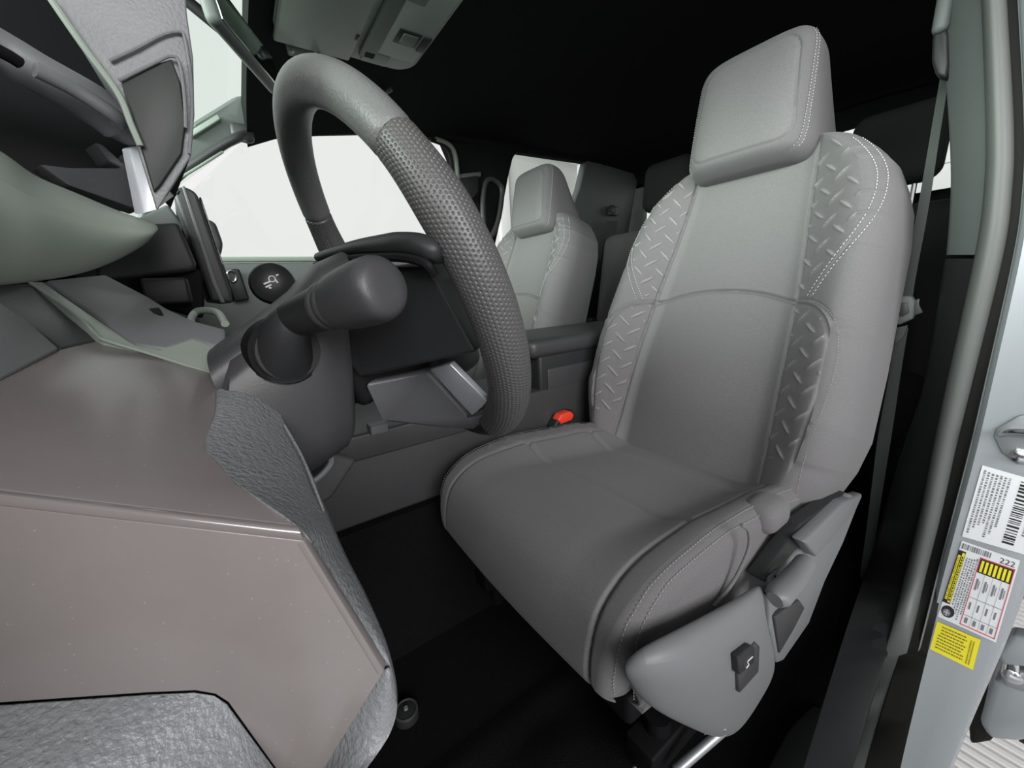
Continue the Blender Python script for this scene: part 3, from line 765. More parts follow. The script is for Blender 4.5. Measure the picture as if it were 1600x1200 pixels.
poly_solid('hinge_cover', [(-0.7160, 0.1853, 0.3330), (-0.7160, 0.1246, 0.2785), (-0.7140, 0.0520, 0.2741), (-0.7100, -0.0915, 0.2735), (-0.7060, -0.1397, 0.2840), (-0.7060, -0.0212, 0.3117)], (0.02, 0, 0), PL_GREY, ds, 0.005)
poly_solid('frame_strip', [(-0.7000, 0.2733, 0.3095), (-0.7000, 0.2524, 0.2912), (-0.7000, 0.1184, 0.3022), (-0.6950, -0.1076, 0.2870), (-0.6900, -0.0760, 0.3056), (-0.6950, 0.1420, 0.3319)], (0.02, 0, 0), PL_DARK, ds, 0.003)
# lumbar switch in its pocket
pk = poly_solid('switch_pocket', [(-0.7235, 0.3793, 0.2660), (-0.7235, 0.3640, 0.2128), (-0.7235, 0.3139, 0.2086), (-0.7235, 0.3199, 0.2527), (-0.7235, 0.3330, 0.2673)], (0.006, 0, 0), PL_CHAR, ds, 0.002)
sw = poly_solid('lumbar_switch', [(-0.7280, 0.3914, 0.2895), (-0.7280, 0.3831, 0.2584), (-0.7280, 0.3444, 0.2488), (-0.7280, 0.3479, 0.2738), (-0.7280, 0.3592, 0.2833)], (0.008, 0, 0), PL_DARK, ds, 0.002)
tube('switch_mark', smooth_path([(-0.7285, 0.3678, 0.2587), (-0.7285, 0.3619, 0.2600), (-0.7285, 0.3663, 0.2668), (-0.7285, 0.3536, 0.2652)], 10), 0.0006, ICON, sw, 6)
rbox('belt_side_pad', (-0.6577, 0.1661, 0.3450), (0.05, 0.07, 0.05), FAB, ds, 0.02, None, 5)
# rails under the cushion
for rx_ in (-0.64, -0.22):
    rbox('rail_channel', (rx_, 0.16, 0.075), (0.045, 0.56, 0.045), PL_BLACK, ds, 0.004)
    tube('rail_foot', [(rx_, 0.40, 0.0), (rx_, 0.40, 0.12)], 0.018, PL_BLACK, ds, 10)
    tube('rail_foot', [(rx_, -0.08, 0.0), (rx_, -0.08, 0.12)], 0.018, PL_BLACK, ds, 10)
tube('rail_bar', [(-0.6810, 0.4192, 0.0850), (-0.7034, 0.3493, 0.1200)], 0.0065, STEEL, ds, 10)
tube('rail_bar', [(-0.6355, 0.4424, 0.0500), (-0.6531, 0.3912, 0.0700)], 0.0035, STEEL, ds, 8)
tube('adjust_bar', smooth_path([(-0.5918, 0.4706, 0.1700), (-0.6043, 0.4658, 0.1650), (-0.6178, 0.4563, 0.1650), (-0.6281, 0.4436, 0.1700)], 14), 0.003, STEEL, ds, 8)
tube('rail_bracket', smooth_path([(-0.6949, 0.3858, 0.1400), (-0.7001, 0.3741, 0.1400), (-0.7089, 0.3599, 0.1400)], 8), 0.004, CHROME, ds, 8)

ps = copy_tree(ds, None, (0.83, -0.05, 0.01))
for ch_ in ps.children:
    if ch_.name.startswith('headrest'): ch_.location.z -= 0.022      # headrest set lower than the driver's
ps.scale = (-1, 1, 1)          # the passenger seat is the mirror image
ps.name = 'passenger_seat'
tag(ps, 'grey cloth passenger seat across the console, in front of the rear passenger window', 'car seat', 'front bucket seats')

# ================================================================== STEERING WHEEL
WA = math.radians(23.73)
W0 = V((-0.427, 0.62, 0.705)); WX = V((1, 0, 0)); WU = V((0, math.sin(WA), math.cos(WA))); WN = V((0, math.cos(WA), -math.sin(WA)))
sw_ = thing('steering_wheel', W0, 'black leather steering wheel with perforated grips and satin silver spoke trim', 'steering wheel')
RM, RT = 0.189, 0.0178
def rim_part(name, t0, t1, material, parent, holes=False, r=RT):
    L_ = RM * math.radians(t1 - t0)
    nt = int(L_ / 0.00062) if holes else int(L_ / 0.004)
    nphi = 216 if holes else 40
    T_ = np.linspace(math.radians(t0), math.radians(t1), nt + 1); P_ = np.linspace(0, 2 * np.pi, nphi, endpoint=False)
    Tg, Pg = np.meshgrid(T_, P_, indexing='ij')
    rad = np.full(Tg.shape, r)
    if holes:                                   # the grip swells gently out of the smooth crown
        d_ = np.abs(np.abs(Tg) - math.radians(55)) * RM
        rad = RT + (r - RT) * sstep(d_ / 0.07)
    # seam hollows at both ends
    for te in (T_[0], T_[-1]):
        rad = rad - 0.0016 * np.exp(-((Tg - te) * RM / 0.0016) ** 2)
    if holes:
        nrow = 36; pit = 0.0035
        a = Pg / (2 * np.pi) * nrow; i = np.round(a)
        s_ = (Tg - T_[0]) * RM / pit + 0.5 * (i % 2); j = np.round(s_)
        du = (a - i) * (2 * np.pi * r / nrow); dv = (s_ - j) * pit
        d2 = du ** 2 + dv ** 2
        inner = np.cos(Pg) > -0.97
        rad = rad - 0.0015 * np.exp(-(d2 / 0.00066 ** 2) ** 1.6) * inner
    er = RM + rad * np.cos(Pg)
    pts = W0 + (er * np.sin(Tg))[..., None] * WX + (er * np.cos(Tg))[..., None] * WU + (rad * np.sin(Pg) * 0.95)[..., None] * WN
    n0, n1 = Tg.shape; idx = np.arange(n0 * n1).reshape(n0, n1); nx_ = np.roll(idx, -1, 1)
    F = np.stack([idx[:-1], nx_[:-1], nx_[1:], idx[1:]], -1).reshape(-1, 4)
    return add(name, pts.reshape(-1, 3), F, material, parent)
rim_part('rim_top', -56, 54, LEATHER, sw_)
rim_part('rim_grip', 54, 152, LEATHER_P, sw_, True, 0.0212)
rim_part('rim_grip', -152, -56, LEATHER_P, sw_, True, 0.0212)
rim_part('rim_bottom', 152, 208, PL_DARK, sw_)
away = V((0.55, -0.62, 0.05)) * 0.045
poly_solid('spoke_back_cover', [(-0.4600, 0.6443, 0.7261), (-0.5957, 0.6502, 0.7190), (-0.5871, 0.6455, 0.7083), (-0.5895, 0.6133, 0.6450), (-0.4780, 0.6863, 0.6172), (-0.4780, 0.7138, 0.6685), (-0.4650, 0.6833, 0.7116)], away, PL_DARK, sw_, 0.004)
poly_solid('lower_spoke', [(-0.4780, 0.6846, 0.6116), (-0.4751, 0.6129, 0.6144), (-0.4868, 0.5761, 0.5554), (-0.5435, 0.5806, 0.5756), (-0.5454, 0.5732, 0.5638), (-0.4762, 0.5602, 0.5292), (-0.4145, 0.5774, 0.5212), (-0.4620, 0.6666, 0.5600)], away * 0.7, SPOKE_VINYL, sw_, 0.005)
tr1 = poly_solid('spoke_trim', [(-0.4682, 0.6093, 0.6136), (-0.5401, 0.6163, 0.6294), (-0.5513, 0.5830, 0.5861), (-0.4993, 0.5744, 0.5565)], away * 0.35, SILVER, sw_, 0.002)
ar = smooth_path([(-0.6081, 0.6497, 0.7179), (-0.6092, 0.6553, 0.7256), (-0.5892, 0.6621, 0.7313), (-0.5437, 0.6665, 0.7362), (-0.4518, 0.6697, 0.7436), (-0.2844, 0.6733, 0.7518)], 40)
tube('hub_cover_rim', ar, np.interp(np.linspace(0, 1, len(ar)), [0, .15, .5, 1], [.003, .0085, .009, .006]), PL_DARK, sw_, 14)
tube('hub_cover_lip', ar + V((-.004, .006, -.010)), 0.0035, PL_BLACK, sw_, 8)
rbox('airbag_pad', W0 - WU * 0.055 + WN * 0.0, (0.17, 0.10, 0.05), PL_DARK, sw_, 0.015, (WX, WU, WN))
poly_solid('far_spoke', [W0 + WX * a_ + WU * b_ + WN * 0.015 for a_, b_ in ((.06, -.02), (.17, .0), (.172, -.045), (.06, -.09))], WN * 0.02, PL_DARK, sw_, 0.005)
rbox('column_boss', W0 + WN * 0.06 - WU * 0.045, (0.085, 0.085, 0.10), PL_BLACK, sw_, 0.01, (WX, WU, WN))

# ================================================================== STEERING COLUMN
sc = thing('steering_column', (-0.42, 0.80, 0.55), 'charcoal steering column shroud between the dashboard and the steering wheel', 'steering column')
def col_ring(k, cu, hw, hu, n=44, ex=0.5, sh=0.0):
    c = W0 + WN * k + WU * cu
    th = np.linspace(0, 2 * np.pi, n, endpoint=False)
    return [c + WX * (hw * np.sign(math.cos(t)) * abs(math.cos(t)) ** ex) + WU * (hu * np.sign(math.sin(t)) * abs(math.sin(t)) ** ex) + WN * (sh * math.sin(t)) for t in th]
def soft_ring(n, hw, zt, zb, y0, slope):
    th = np.linspace(0, 2 * np.pi, n, endpoint=False); out = []
    for t in th:
        cx_ = math.copysign(abs(math.cos(t)) ** 0.55, math.cos(t)); sz = math.copysign(abs(math.sin(t)) ** 0.6, math.sin(t))
        z = (zt + zb) / 2 + (zt - zb) / 2 * sz
        out.append((-0.42 + hw * cx_ * (1 - 0.12 * max(0, -sz)), y0 + slope * (z - (zt + zb) / 2), z))
    return out
loft('lower_shroud', [soft_ring(48, 0.060, 0.712, 0.548, 0.692, -0.05), soft_ring(48, 0.068, 0.718, 0.538, 0.699, -0.05), soft_ring(48, 0.074, 0.708, 0.525, 0.725, -0.1), soft_ring(48, 0.078, 0.690, 0.508, 0.765, -0.2), soft_ring(48, 0.078, 0.668, 0.50, 0.80, -0.2), soft_ring(48, 0.06, 0.62, 0.52, 0.82, -0.1)], PL_CHAR, sc)
loft('upper_shroud', [soft_ring(40, 0.046, 0.739, 0.69, 0.668, 0.1), soft_ring(40, 0.053, 0.742, 0.68, 0.676, 0.1), soft_ring(40, 0.056, 0.730, 0.67, 0.703, 0.1), soft_ring(40, 0.058, 0.706, 0.65, 0.726, 0.1), soft_ring(40, 0.066, 0.683, 0.63, 0.758, 0.1), soft_ring(40, 0.068, 0.655, 0.60, 0.80, 0.1)], PL_CHAR, sc)
# turn-signal stalk: ball socket, neck, ribbed collar, broad end cap
ts = thing('turn_signal_stalk', (-0.4601, 0.7436, 0.6526), 'thick black turn signal stalk on the near side of the steering column', 'control stalk')
s0 = V((-0.5125, 0.7364, 0.6818)); s1 = V((-0.6256, 0.6934, 0.7016)); ax = s1 - s0; Ls = np.linalg.norm(ax); ax /= Ls
def along(k): return s0 + ax * Ls * k
pr = [(0.0, .0150), (.25, .0165), (.40, .0172)]
tube('stalk_neck', [along(k) for k, _ in pr], [r for _, r in pr], PL_DARK, ts, 28)
for k0, k1, r in ((.41, .47, .0182), (.49, .54, .0186)):
    tube('ribbed_collar', [along(k0), along(k0 + .01), along(k1 - .01), along(k1)], [r * .95, r, r, r * .95], PL_CHAR, ts, 32)
tube('collar_groove', [along(.38), along(.58)], .0165, PL_BLACK, ts, 28)
cap = [(.555, .0178), (.565, .0192), (.68, .0206), (.84, .0212), (.91, .0208), (.955, .0194), (.98, .0172), (.992, .0145), (.998, .008), (1.0, .001)]
tube('end_cap', [along(k) for k, _ in cap], [r for _, r in cap], PL_CHAR, ts, 36, [r * 1.04 for _, r in cap])
el = smooth_path([(-0.4856, 0.7488, 0.6470), (-0.4961, 0.7476, 0.6563), (-0.5068, 0.7443, 0.6702), (-0.5125, 0.7364, 0.6818)], 20)
tube('stalk_root', el, np.interp(np.linspace(0, 1, len(el)), [0, .35, 1], [.0262, .0215, .0150]), PL_DARK, ts, 24)
so = V((-0.4960, 0.7455, 0.6544))
sn = V((-0.95, -0.2, 0.05)); sn /= np.linalg.norm(sn)
tube('socket', [so + sn * -0.03, so + sn * .002, so + sn * .005], [.0262, .0262, .0250], PL_DARK, ts, 40)
tube('socket_gap', [so + sn * -0.02, so + sn * .0005], [.0298, .0290], PL_BLACK, ts, 40)
# wiper stalk on the far side with its white pictograms
wsk = thing('wiper_stalk', (-0.2900, 0.7330, 0.7216), 'black wiper stalk with small white pictograms beyond the steering column', 'control stalk')
wc = V((-0.3120, 0.7333, 0.7198))
wd_ = [(0.0, .006), (.002, .016), (.007, .0235), (.02, .0260), (.05, .022), (.10, .014)]
tube('stalk_end', [wc + V((d, -d * 0.04, -d * 0.05)) for d, _ in wd_], [r for _, r in wd_], PL_DARK, wsk, 30)
for a_, b_ in [((-0.3135, 0.7437, 0.7178), (-0.3135, 0.7366, 0.7205)), ((-0.3135, 0.7424, 0.7140), (-0.3135, 0.7359, 0.7168)), ((-0.3135, 0.7294, 0.7271), (-0.3135, 0.7265, 0.7286)), ((-0.3135, 0.7309, 0.7226), (-0.3135, 0.7288, 0.7188)), ((-0.3135, 0.7392, 0.7131), (-0.3135, 0.7365, 0.7130))]:
    tube('pictogram', [a_, b_], 0.0011, ICON, wsk, 6)
cpt = smooth_path([V((-0.3135, 0.7341, 0.7235)) + V((0, 0.0034 * math.cos(t), 0.0034 * math.sin(t))) for t in np.linspace(0, 6.28, 13)], 24)
tube('pictogram', cpt, 0.0007, ICON, wsk, 6)

# ================================================================== DASHBOARD
da = thing('dashboard', (0.0, 0.95, 0.40), 'dark dashboard with grained vinyl and satin panels around the steering column', 'dashboard')
# lower knee bolster: satin faces in a grained vinyl surround
A1 = (-0.5677, 0.9143, 0.6490); A2 = (-0.3989, 0.8747, 0.6720); A3 = (-0.4522, 0.7989, 0.6360); A4 = (-0.5841, 0.8048, 0.6099); A5 = (-0.6635, 0.7680, 0.5810); A6 = (-0.6159, 0.8979, 0.6334)
A35 = (-0.5266, 0.7999, 0.6205); A45 = (-0.6231, 0.7908, 0.5970); A7 = (-0.5053, 0.9011, 0.6579); A75 = (-0.4388, 0.8910, 0.6688)
B5 = (-0.6677, 0.7669, 0.5742); B6 = (-0.6201, 0.8974, 0.6282); B3 = (-0.6738, 0.7400, 0.4747); B4 = (-0.6539, 0.7838, 0.4048); B4b = (-0.6474, 0.8020, 0.4142)
Bm = (-0.6448, 0.8163, 0.4817); Bm1 = (-0.6435, 0.8206, 0.4896); Bm2 = (-0.6408, 0.8282, 0.4951); Bm3 = (-0.6339, 0.8471, 0.5014); Bl = (-0.6029, 0.9306, 0.5251)
shell('upper_satin_panel', [A1, A7, A75, A2, A3, A35, A4, A45, A5, A6], [(0, 1, 2, 3, 4, 5, 6, 7, 8, 9)], DASH_SATIN, da, 0.006, 0.0015)
rr_ = []
for k in np.linspace(0, 1, 20):
    a_ = V(A6) * (1 - k) + V(A5) * k; b_ = V(B6) * (1 - k) + V(B5) * k
    bul = V((-0.7, 0.05, 0.7)) * np.linalg.norm(a_ - b_) * 0.28
    rr_.append([a_ + (b_ - a_) * t + bul * math.sin(math.pi * t) for t in np.linspace(0, 1, 9)] + [b_ + V((.006, .003, -.003)), a_ + V((.004, .003, -.006))])
loft('satin_ridge', rr_, DASH_EDGE, da, True, True, 50)
shell('lower_satin_panel', [B6, B5, B3, B4, B4b, Bm, Bm1, Bm2, Bm3, Bl], [tuple(range(10))], DASH_SATIN, da, 0.006, 0.0008)
shell('lower_vinyl_pad', [(-0.6474, 0.8018, 0.4135), (-0.6447, 0.8165, 0.4815), (-0.6434, 0.8208, 0.4893), (-0.6408, 0.8283, 0.4947), (-0.6338, 0.8472, 0.5011), (-0.6028, 0.9308, 0.5248), (-0.6734, 0.9076, 0.4988), (-0.7042, 0.8060, 0.4169)], [tuple(range(8))], DASH_VINYL, da, 0.008, 0.0012)
e1 = V((-0.6595, 0.7604, 0.5572)); e2 = V((-0.6703, 0.7371, 0.4762))
shell('panel_chamfer', [A5, B5, B3, e2, e1], [(0, 4, 3, 2, 1)], DASH_SATIN, da, 0.004, 0.0008)
inn = smooth_path([A3, A35, A4, A45, A5, e1, (-0.6636, 0.7492, 0.5179), e2, B3, (-0.6639, 0.7618, 0.4407), B4], 60)
out = smooth_path([(-0.4211, 0.7773, 0.6439), (-0.4662, 0.7654, 0.6236), (-0.5127, 0.7573, 0.5897), (-0.5546, 0.7505, 0.5688), (-0.5945, 0.7467, 0.5474), (-0.6177, 0.7433, 0.5268), (-0.6378, 0.7365, 0.4994), (-0.6568, 0.7324, 0.4737), (-0.6714, 0.7339, 0.4501), (-0.6795, 0.7429, 0.4355), (-0.6862, 0.7637, 0.4280)], 60)
out2 = out + V((0.035, 0.03, -0.03))
vr = []
for i_, (a_, b_, c_) in enumerate(zip(inn, out, out2)):
    n_ = V((-0.876, 0.773, 0.694)) - (a_ + b_) / 2; n_ /= np.linalg.norm(n_)
    pr_ = [a_ + (b_ - a_) * k + n_ * 0.006 * math.sin(math.pi * k) for k in np.linspace(0, 1, 9)]
    vr.append(pr_ + [b_ * 0.6 + c_ * 0.4, c_, a_ + V((0.03, 0.03, -0.03))])
loft('vinyl_edge', vr, DASH_VINYL, da, True, True, 60)
for k in range(2):
    q_ = smooth_path([V((-0.5164, 0.7593, 0.5936)), V((-0.5497, 0.7538, 0.5778)), V((-0.5857, 0.7518, 0.5657)), V((-0.6060, 0.7505, 0.5545))], 24) + V((-0.004 * k, 0, 0.003 * k))
    tube('vinyl_crease', q_, 0.0008, DASH_VINYL, da, 8)
# shelf between knee bolster and column, running up to the vent
shell('dash_ledge', [(-0.2584, 0.9336, 0.7302), (-0.2499, 0.8886, 0.7364), (-0.2829, 0.8522, 0.7080), (-0.3095, 0.8370, 0.6952), (-0.3398, 0.8164, 0.6819), (-0.3742, 0.7885, 0.6720), (-0.4092, 0.7905, 0.6539), (-0.3950, 0.8152, 0.6663), (-0.4059, 0.8351, 0.6592), (-0.4011, 0.8571, 0.6668), (-0.3809, 0.8735, 0.6850)],
      [(0, 1, 2, 10), (2, 3, 9, 10), (3, 4, 7, 8, 9), (4, 5, 6, 7)], PL_GREY, da, 0.008, 0.003)
shell('ledge_band', [(-0.2803, 0.9299, 0.7278), (-0.3875, 0.8731, 0.6847), (-0.4078, 0.8564, 0.6667), (-0.4127, 0.8343, 0.6592), (-0.4016, 0.8147, 0.6661), (-0.4155, 0.7904, 0.6538), (-0.4508, 0.7977, 0.6350), (-0.4246, 0.8428, 0.6580), (-0.4153, 0.8706, 0.6722), (-0.3843, 0.8891, 0.6926), (-0.2883, 0.9365, 0.7276)],
      [(0, 1, 9, 10), (1, 2, 7, 8, 9), (2, 3, 7), (3, 4, 5, 6, 7)], PL_PALE, da, 0.008, 0.002)
poly_solid('ledge_pocket', [(-0.3177, 0.8616, 0.6949), (-0.3180, 0.8419, 0.6969), (-0.3384, 0.8361, 0.6835), (-0.3664, 0.8458, 0.6715), (-0.3455, 0.8537, 0.6820)], (0.01, 0.004, 0), PL_BLACK, da, 0.002)
shell('door_side_trim', [(-0.4539, 0.9458, 0.7139), (-0.4322, 0.9153, 0.7101), (-0.4421, 0.9004, 0.6896), (-0.4433, 0.8890, 0.6695), (-0.5105, 0.8994, 0.6581), (-0.5696, 0.9135, 0.6486)], [(0, 1, 2, 3, 4, 5)], PL_GREY, da, 0.008, 0.002)
shell('dark_filler', [(-0.2903, 0.9628, 0.7236), (-0.2605, 0.9311, 0.7288), (-0.3967, 0.8738, 0.6729), (-0.4344, 0.8914, 0.6690), (-0.3921, 0.9285, 0.7101)], [(0, 1, 2, 3, 4)], PL_CHAR, da, 0.008, 0.002)
tube('ledge_bead', smooth_path([(-0.2914, 0.9357, 0.7274), (-0.3858, 0.8887, 0.6926), (-0.4093, 0.8754, 0.6771), (-0.4177, 0.8691, 0.6716), (-0.4274, 0.8425, 0.6577), (-0.4518, 0.7982, 0.6347)], 40), 0.0014, PL_PALE, da, 8)
rbox('dash_core', (-0.30, 1.11, 0.60), (0.96, 0.24, 0.42), PL_BLACK, da, 0.02)
rbox('passenger_dash', (0.41, 1.05, 0.62), (0.62, 0.34, 0.42), PL_CHAR, da, 0.05)
rbox('dash_top_pad', (0.0, 1.08, 0.845), (1.40, 0.30, 0.06), HOOD_TOP, da, 0.025)
# centre stack beside the column
poly_solid('centre_stack', [(-0.1200, 0.8736, 0.8102), (-0.1200, 0.8232, 0.8153), (-0.1200, 0.8130, 0.7553), (-0.1200, 0.8206, 0.7471), (-0.1200, 0.8681, 0.7409), (-0.1200, 0.9239, 0.7354), (-0.1200, 0.9168, 0.7682)], (0.24, 0.02, 0), PL_CHAR, da, 0.006)
poly_solid('stack_recess', [(-0.1000, 0.8843, 0.7424), (-0.1000, 0.8088, 0.7521), (-0.1000, 0.8147, 0.7043), (-0.1000, 0.8215, 0.6772), (-0.1000, 0.8845, 0.7082)], (0.2, 0.03, 0), PL_BLACK, da, 0.004)
rbox('recess_box', (-0.1400, 0.8514, 0.7192), (0.03, 0.05, 0.035), PL_DARK, da, 0.004)
poly_solid('dash_far_face', [(0.0500, 0.9431, 0.8127), (0.0500, 0.8423, 0.8722), (0.0500, 0.8267, 0.8377), (0.0500, 0.8288, 0.8269), (0.0500, 0.9535, 0.7649)], (0.4, 0.05, 0), PL_TRIM, da, 0.008)
tube('column_bezel', smooth_path([(-0.3734, 0.7877, 0.6765), (-0.3406, 0.7942, 0.6884), (-0.3031, 0.8118, 0.6906), (-0.3129, 0.8197, 0.6814), (-0.3305, 0.8164, 0.6712)], 26), 0.0038, PL_PALE, da, 10)

# tablet-like centre screen
sn_ = thing('touchscreen', (-0.0200, 0.7984, 0.7206), 'slim upright touchscreen seen edge-on above the centre dash', 'screen')
poly_solid('screen_housing', [(-0.0600, 0.8247, 0.8680), (-0.0600, 0.8129, 0.8781), (-0.0600, 0.8026, 0.8755), (-0.0600, 0.7952, 0.8688), (-0.0600, 0.7788, 0.7154), (-0.0600, 0.7792, 0.6985), (-0.0600, 0.8086, 0.7044)], (0.24, 0.02, 0.0), PL_CHAR, sn_, 0.007)
poly_solid('screen_glass', [(-0.0500, 0.7942, 0.8654), (-0.0500, 0.7917, 0.8657), (-0.0500, 0.7754, 0.7048), (-0.0500, 0.7789, 0.7007)], (0.22, 0.018, 0.0), SCREEN, sn_, 0.0008)
poly_solid('screen_bezel', [(-0.0620, 0.8122, 0.8768), (-0.0620, 0.8089, 0.8781), (-0.0620, 0.7960, 0.7346), (-0.0620, 0.7904, 0.7002), (-0.0620, 0.7964, 0.7005), (-0.0620, 0.8027, 0.7348)], (0.01, 0, 0), PL_GREY, sn_, 0.001)

# instrument hood
hx = -0.56
hp0 = [(-0.5600, 0.8279, 0.8774), (-0.5600, 0.8226, 0.8465), (-0.5600, 0.8061, 0.8089), (-0.5600, 0.8042, 0.7819), (-0.5600, 0.8024, 0.7502), (-0.5600, 0.7956, 0.7601), (-0.5600, 0.7808, 0.7814), (-0.5600, 0.7745, 0.8048), (-0.5600, 0.7692, 0.8352), (-0.5600, 0.7678, 0.8574), (-0.5600, 0.7607, 0.9036)]
hz_ = [0, 0, 0.01, 0.04, 0.07, 0.06, 0.03, 0, 0, 0, 0]
hd = [0, 0, 0, 0, 0.012, 0.03, 0.04, 0.042, 0.042, 0.042, 0.042]
bm = bmesh.new()
ra = [bm.verts.new(q_) for q_ in hp0]; rb = [bm.verts.new((q_[0] + 0.28, q_[1] + d_, q_[2] + e_)) for q_, d_, e_ in zip(hp0, hd, hz_)]
bm.faces.new(ra); bm.faces.new(rb[::-1])
for i in range(len(ra)):
    j = (i + 1) % len(ra); bm.faces.new((ra[j], ra[i], rb[i], rb[j]))
bmesh.ops.recalc_face_normals(bm, faces=bm.faces)
bmesh.ops.bevel(bm, geom=list(bm.edges), offset=0.006, segments=4, affect='EDGES', profile=0.5, clamp_overlap=True)
ih = bm_add('instrument_hood', bm, HOOD_TOP, da)
tag(ih, 'boxy instrument hood with grained vinyl top')
poly_solid('hood_side_panel', [(-0.5630, 0.8039, 0.8142), (-0.5630, 0.7880, 0.8262), (-0.5630, 0.7795, 0.8308), (-0.5630, 0.7778, 0.8193), (-0.5630, 0.7794, 0.7996), (-0.5630, 0.7846, 0.7821), (-0.5630, 0.7979, 0.7637), (-0.5630, 0.8015, 0.7600), (-0.5630, 0.8024, 0.7845)], (0.01, 0, 0), HOOD_FACE, ih, 0.0008)
tube('hood_bead', smooth_path([(-0.5620, 0.8060, 0.8238), (-0.5620, 0.7933, 0.8329), (-0.5620, 0.7808, 0.8424), (-0.5620, 0.7727, 0.8458), (-0.5620, 0.7713, 0.8416), (-0.5620, 0.7724, 0.8241), (-0.5620, 0.7757, 0.8039), (-0.5620, 0.7810, 0.7829)], 40), 0.0009, HOOD_TOP, ih, 8)
tube('hood_bead', smooth_path([(-0.5640, 0.8042, 0.8143), (-0.5640, 0.7879, 0.8261), (-0.5640, 0.7798, 0.8315), (-0.5640, 0.7763, 0.8292), (-0.5640, 0.7773, 0.8126), (-0.5640, 0.7800, 0.7958)], 30), 0.0009, HOOD_TOP, ih, 8)
tube('hood_lip', smooth_path([(-0.5660, 0.8224, 0.8460), (-0.5660, 0.8145, 0.8264), (-0.5660, 0.8058, 0.8072), (-0.5660, 0.8036, 0.7928), (-0.5660, 0.8020, 0.7827)], 30), 0.0016, PL_PALE, ih, 8)

# side air vent at the door end of the dashboard
av = shell('air_vent', [(-0.5353, 0.8897, 0.8006), (-0.5108, 0.8654, 0.7919), (-0.4982, 0.8614, 0.7803), (-0.4816, 0.8502, 0.7781), (-0.4629, 0.8278, 0.7664), (-0.4619, 0.8095, 0.7614),
      (-0.5846, 0.8774, 0.7668), (-0.5531, 0.8604, 0.7652), (-0.5425, 0.8557, 0.7570), (-0.5196, 0.8459, 0.7563), (-0.4912, 0.8282, 0.7497), (-0.4753, 0.8106, 0.7514),
      (-0.5802, 0.8858, 0.7410), (-0.5442, 0.8686, 0.7425), (-0.5343, 0.8612, 0.7384), (-0.5138, 0.8515, 0.7371), (-0.4881, 0.8348, 0.7364), (-0.4722, 0.8133, 0.7473),
      (-0.5339, 0.9143, 0.7054), (-0.4989, 0.8913, 0.7083), (-0.4915, 0.8768, 0.7119), (-0.4818, 0.8642, 0.7151), (-0.4693, 0.8461, 0.7233), (-0.4686, 0.8162, 0.7444)],
      [(r * 6 + c, r * 6 + c + 1, r * 6 + c + 7, r * 6 + c + 6) for r in range(3) for c in range(5)], PL_PALE, da, 0.008, 0.0, (-0.876, 0.773, 0.694), 60, 3, 2)
tag(av, 'side air vent with pale curved surround and dark bar')
poly_solid('vent_throat', [(-0.3647, 0.9283, 0.9326), (-0.3708, 0.8555, 0.9534), (-0.3752, 0.8281, 0.8745), (-0.3892, 0.8186, 0.8273), (-0.4281, 0.8305, 0.7726), (-0.4284, 0.8619, 0.7840), (-0.4189, 0.9344, 0.8179)], (0.08, 0.05, 0.0), PL_BLACK, av, 0.004)
bp_ = smooth_path([(-0.4989, 0.8898, 0.8610), (-0.4804, 0.8658, 0.8526), (-0.4738, 0.8515, 0.8444), (-0.4644, 0.8325, 0.8356), (-0.4573, 0.8197, 0.8261), (-0.4506, 0.8151, 0.8171)], 40)
tube('vent_bar', bp_, np.interp(np.linspace(0, 1, len(bp_)), [0, .3, .8, .93, 1], [.011, .0145, .017, .014, .005]), PL_GREY, av, 24, np.interp(np.linspace(0, 1, len(bp_)), [0, .8, 1], [.010, .013, .005]))
tube('vent_bar_rib', smooth_path([(-0.5035, 0.8465, 0.8354), (-0.4944, 0.8327, 0.8308), (-0.4891, 0.8187, 0.8217), (-0.4829, 0.8178, 0.8194)], 20), 0.0045, PL_GREY, av, 12)
tube('vent_button', smooth_path([(-0.5092, 0.8613, 0.8411), (-0.5038, 0.8553, 0.8395), (-0.5008, 0.8528, 0.8383)], 10), 0.0035, PL_BLACK, av, 10)
poly_solid('vent_vane', [(-0.4480, 0.8379, 0.8153), (-0.4515, 0.8336, 0.8132), (-0.4489, 0.8243, 0.8016), (-0.4485, 0.8260, 0.7988), (-0.4487, 0.8330, 0.8031)], (0.02, 0.01, 0), PL_CHAR, av, 0.001)
poly_solid('vent_inner_wall', [(-0.4560, 0.8678, 0.7951), (-0.4565, 0.8527, 0.7944), (-0.4505, 0.8266, 0.7991), (-0.4464, 0.8188, 0.8144), (-0.4532, 0.8211, 0.7687), (-0.4579, 0.8277, 0.7709), (-0.4709, 0.8525, 0.7796)], (0.02, 0.01, 0), PL_CHAR, av, 0.002)
poly_solid('vent_chrome_strip', [(-0.4560, 0.8183, 0.8125), (-0.4571, 0.8121, 0.8143), (-0.4724, 0.8101, 0.7667), (-0.4712, 0.8187, 0.7637)], (0.006, 0.006, 0), SILVER, av, 0.0012)

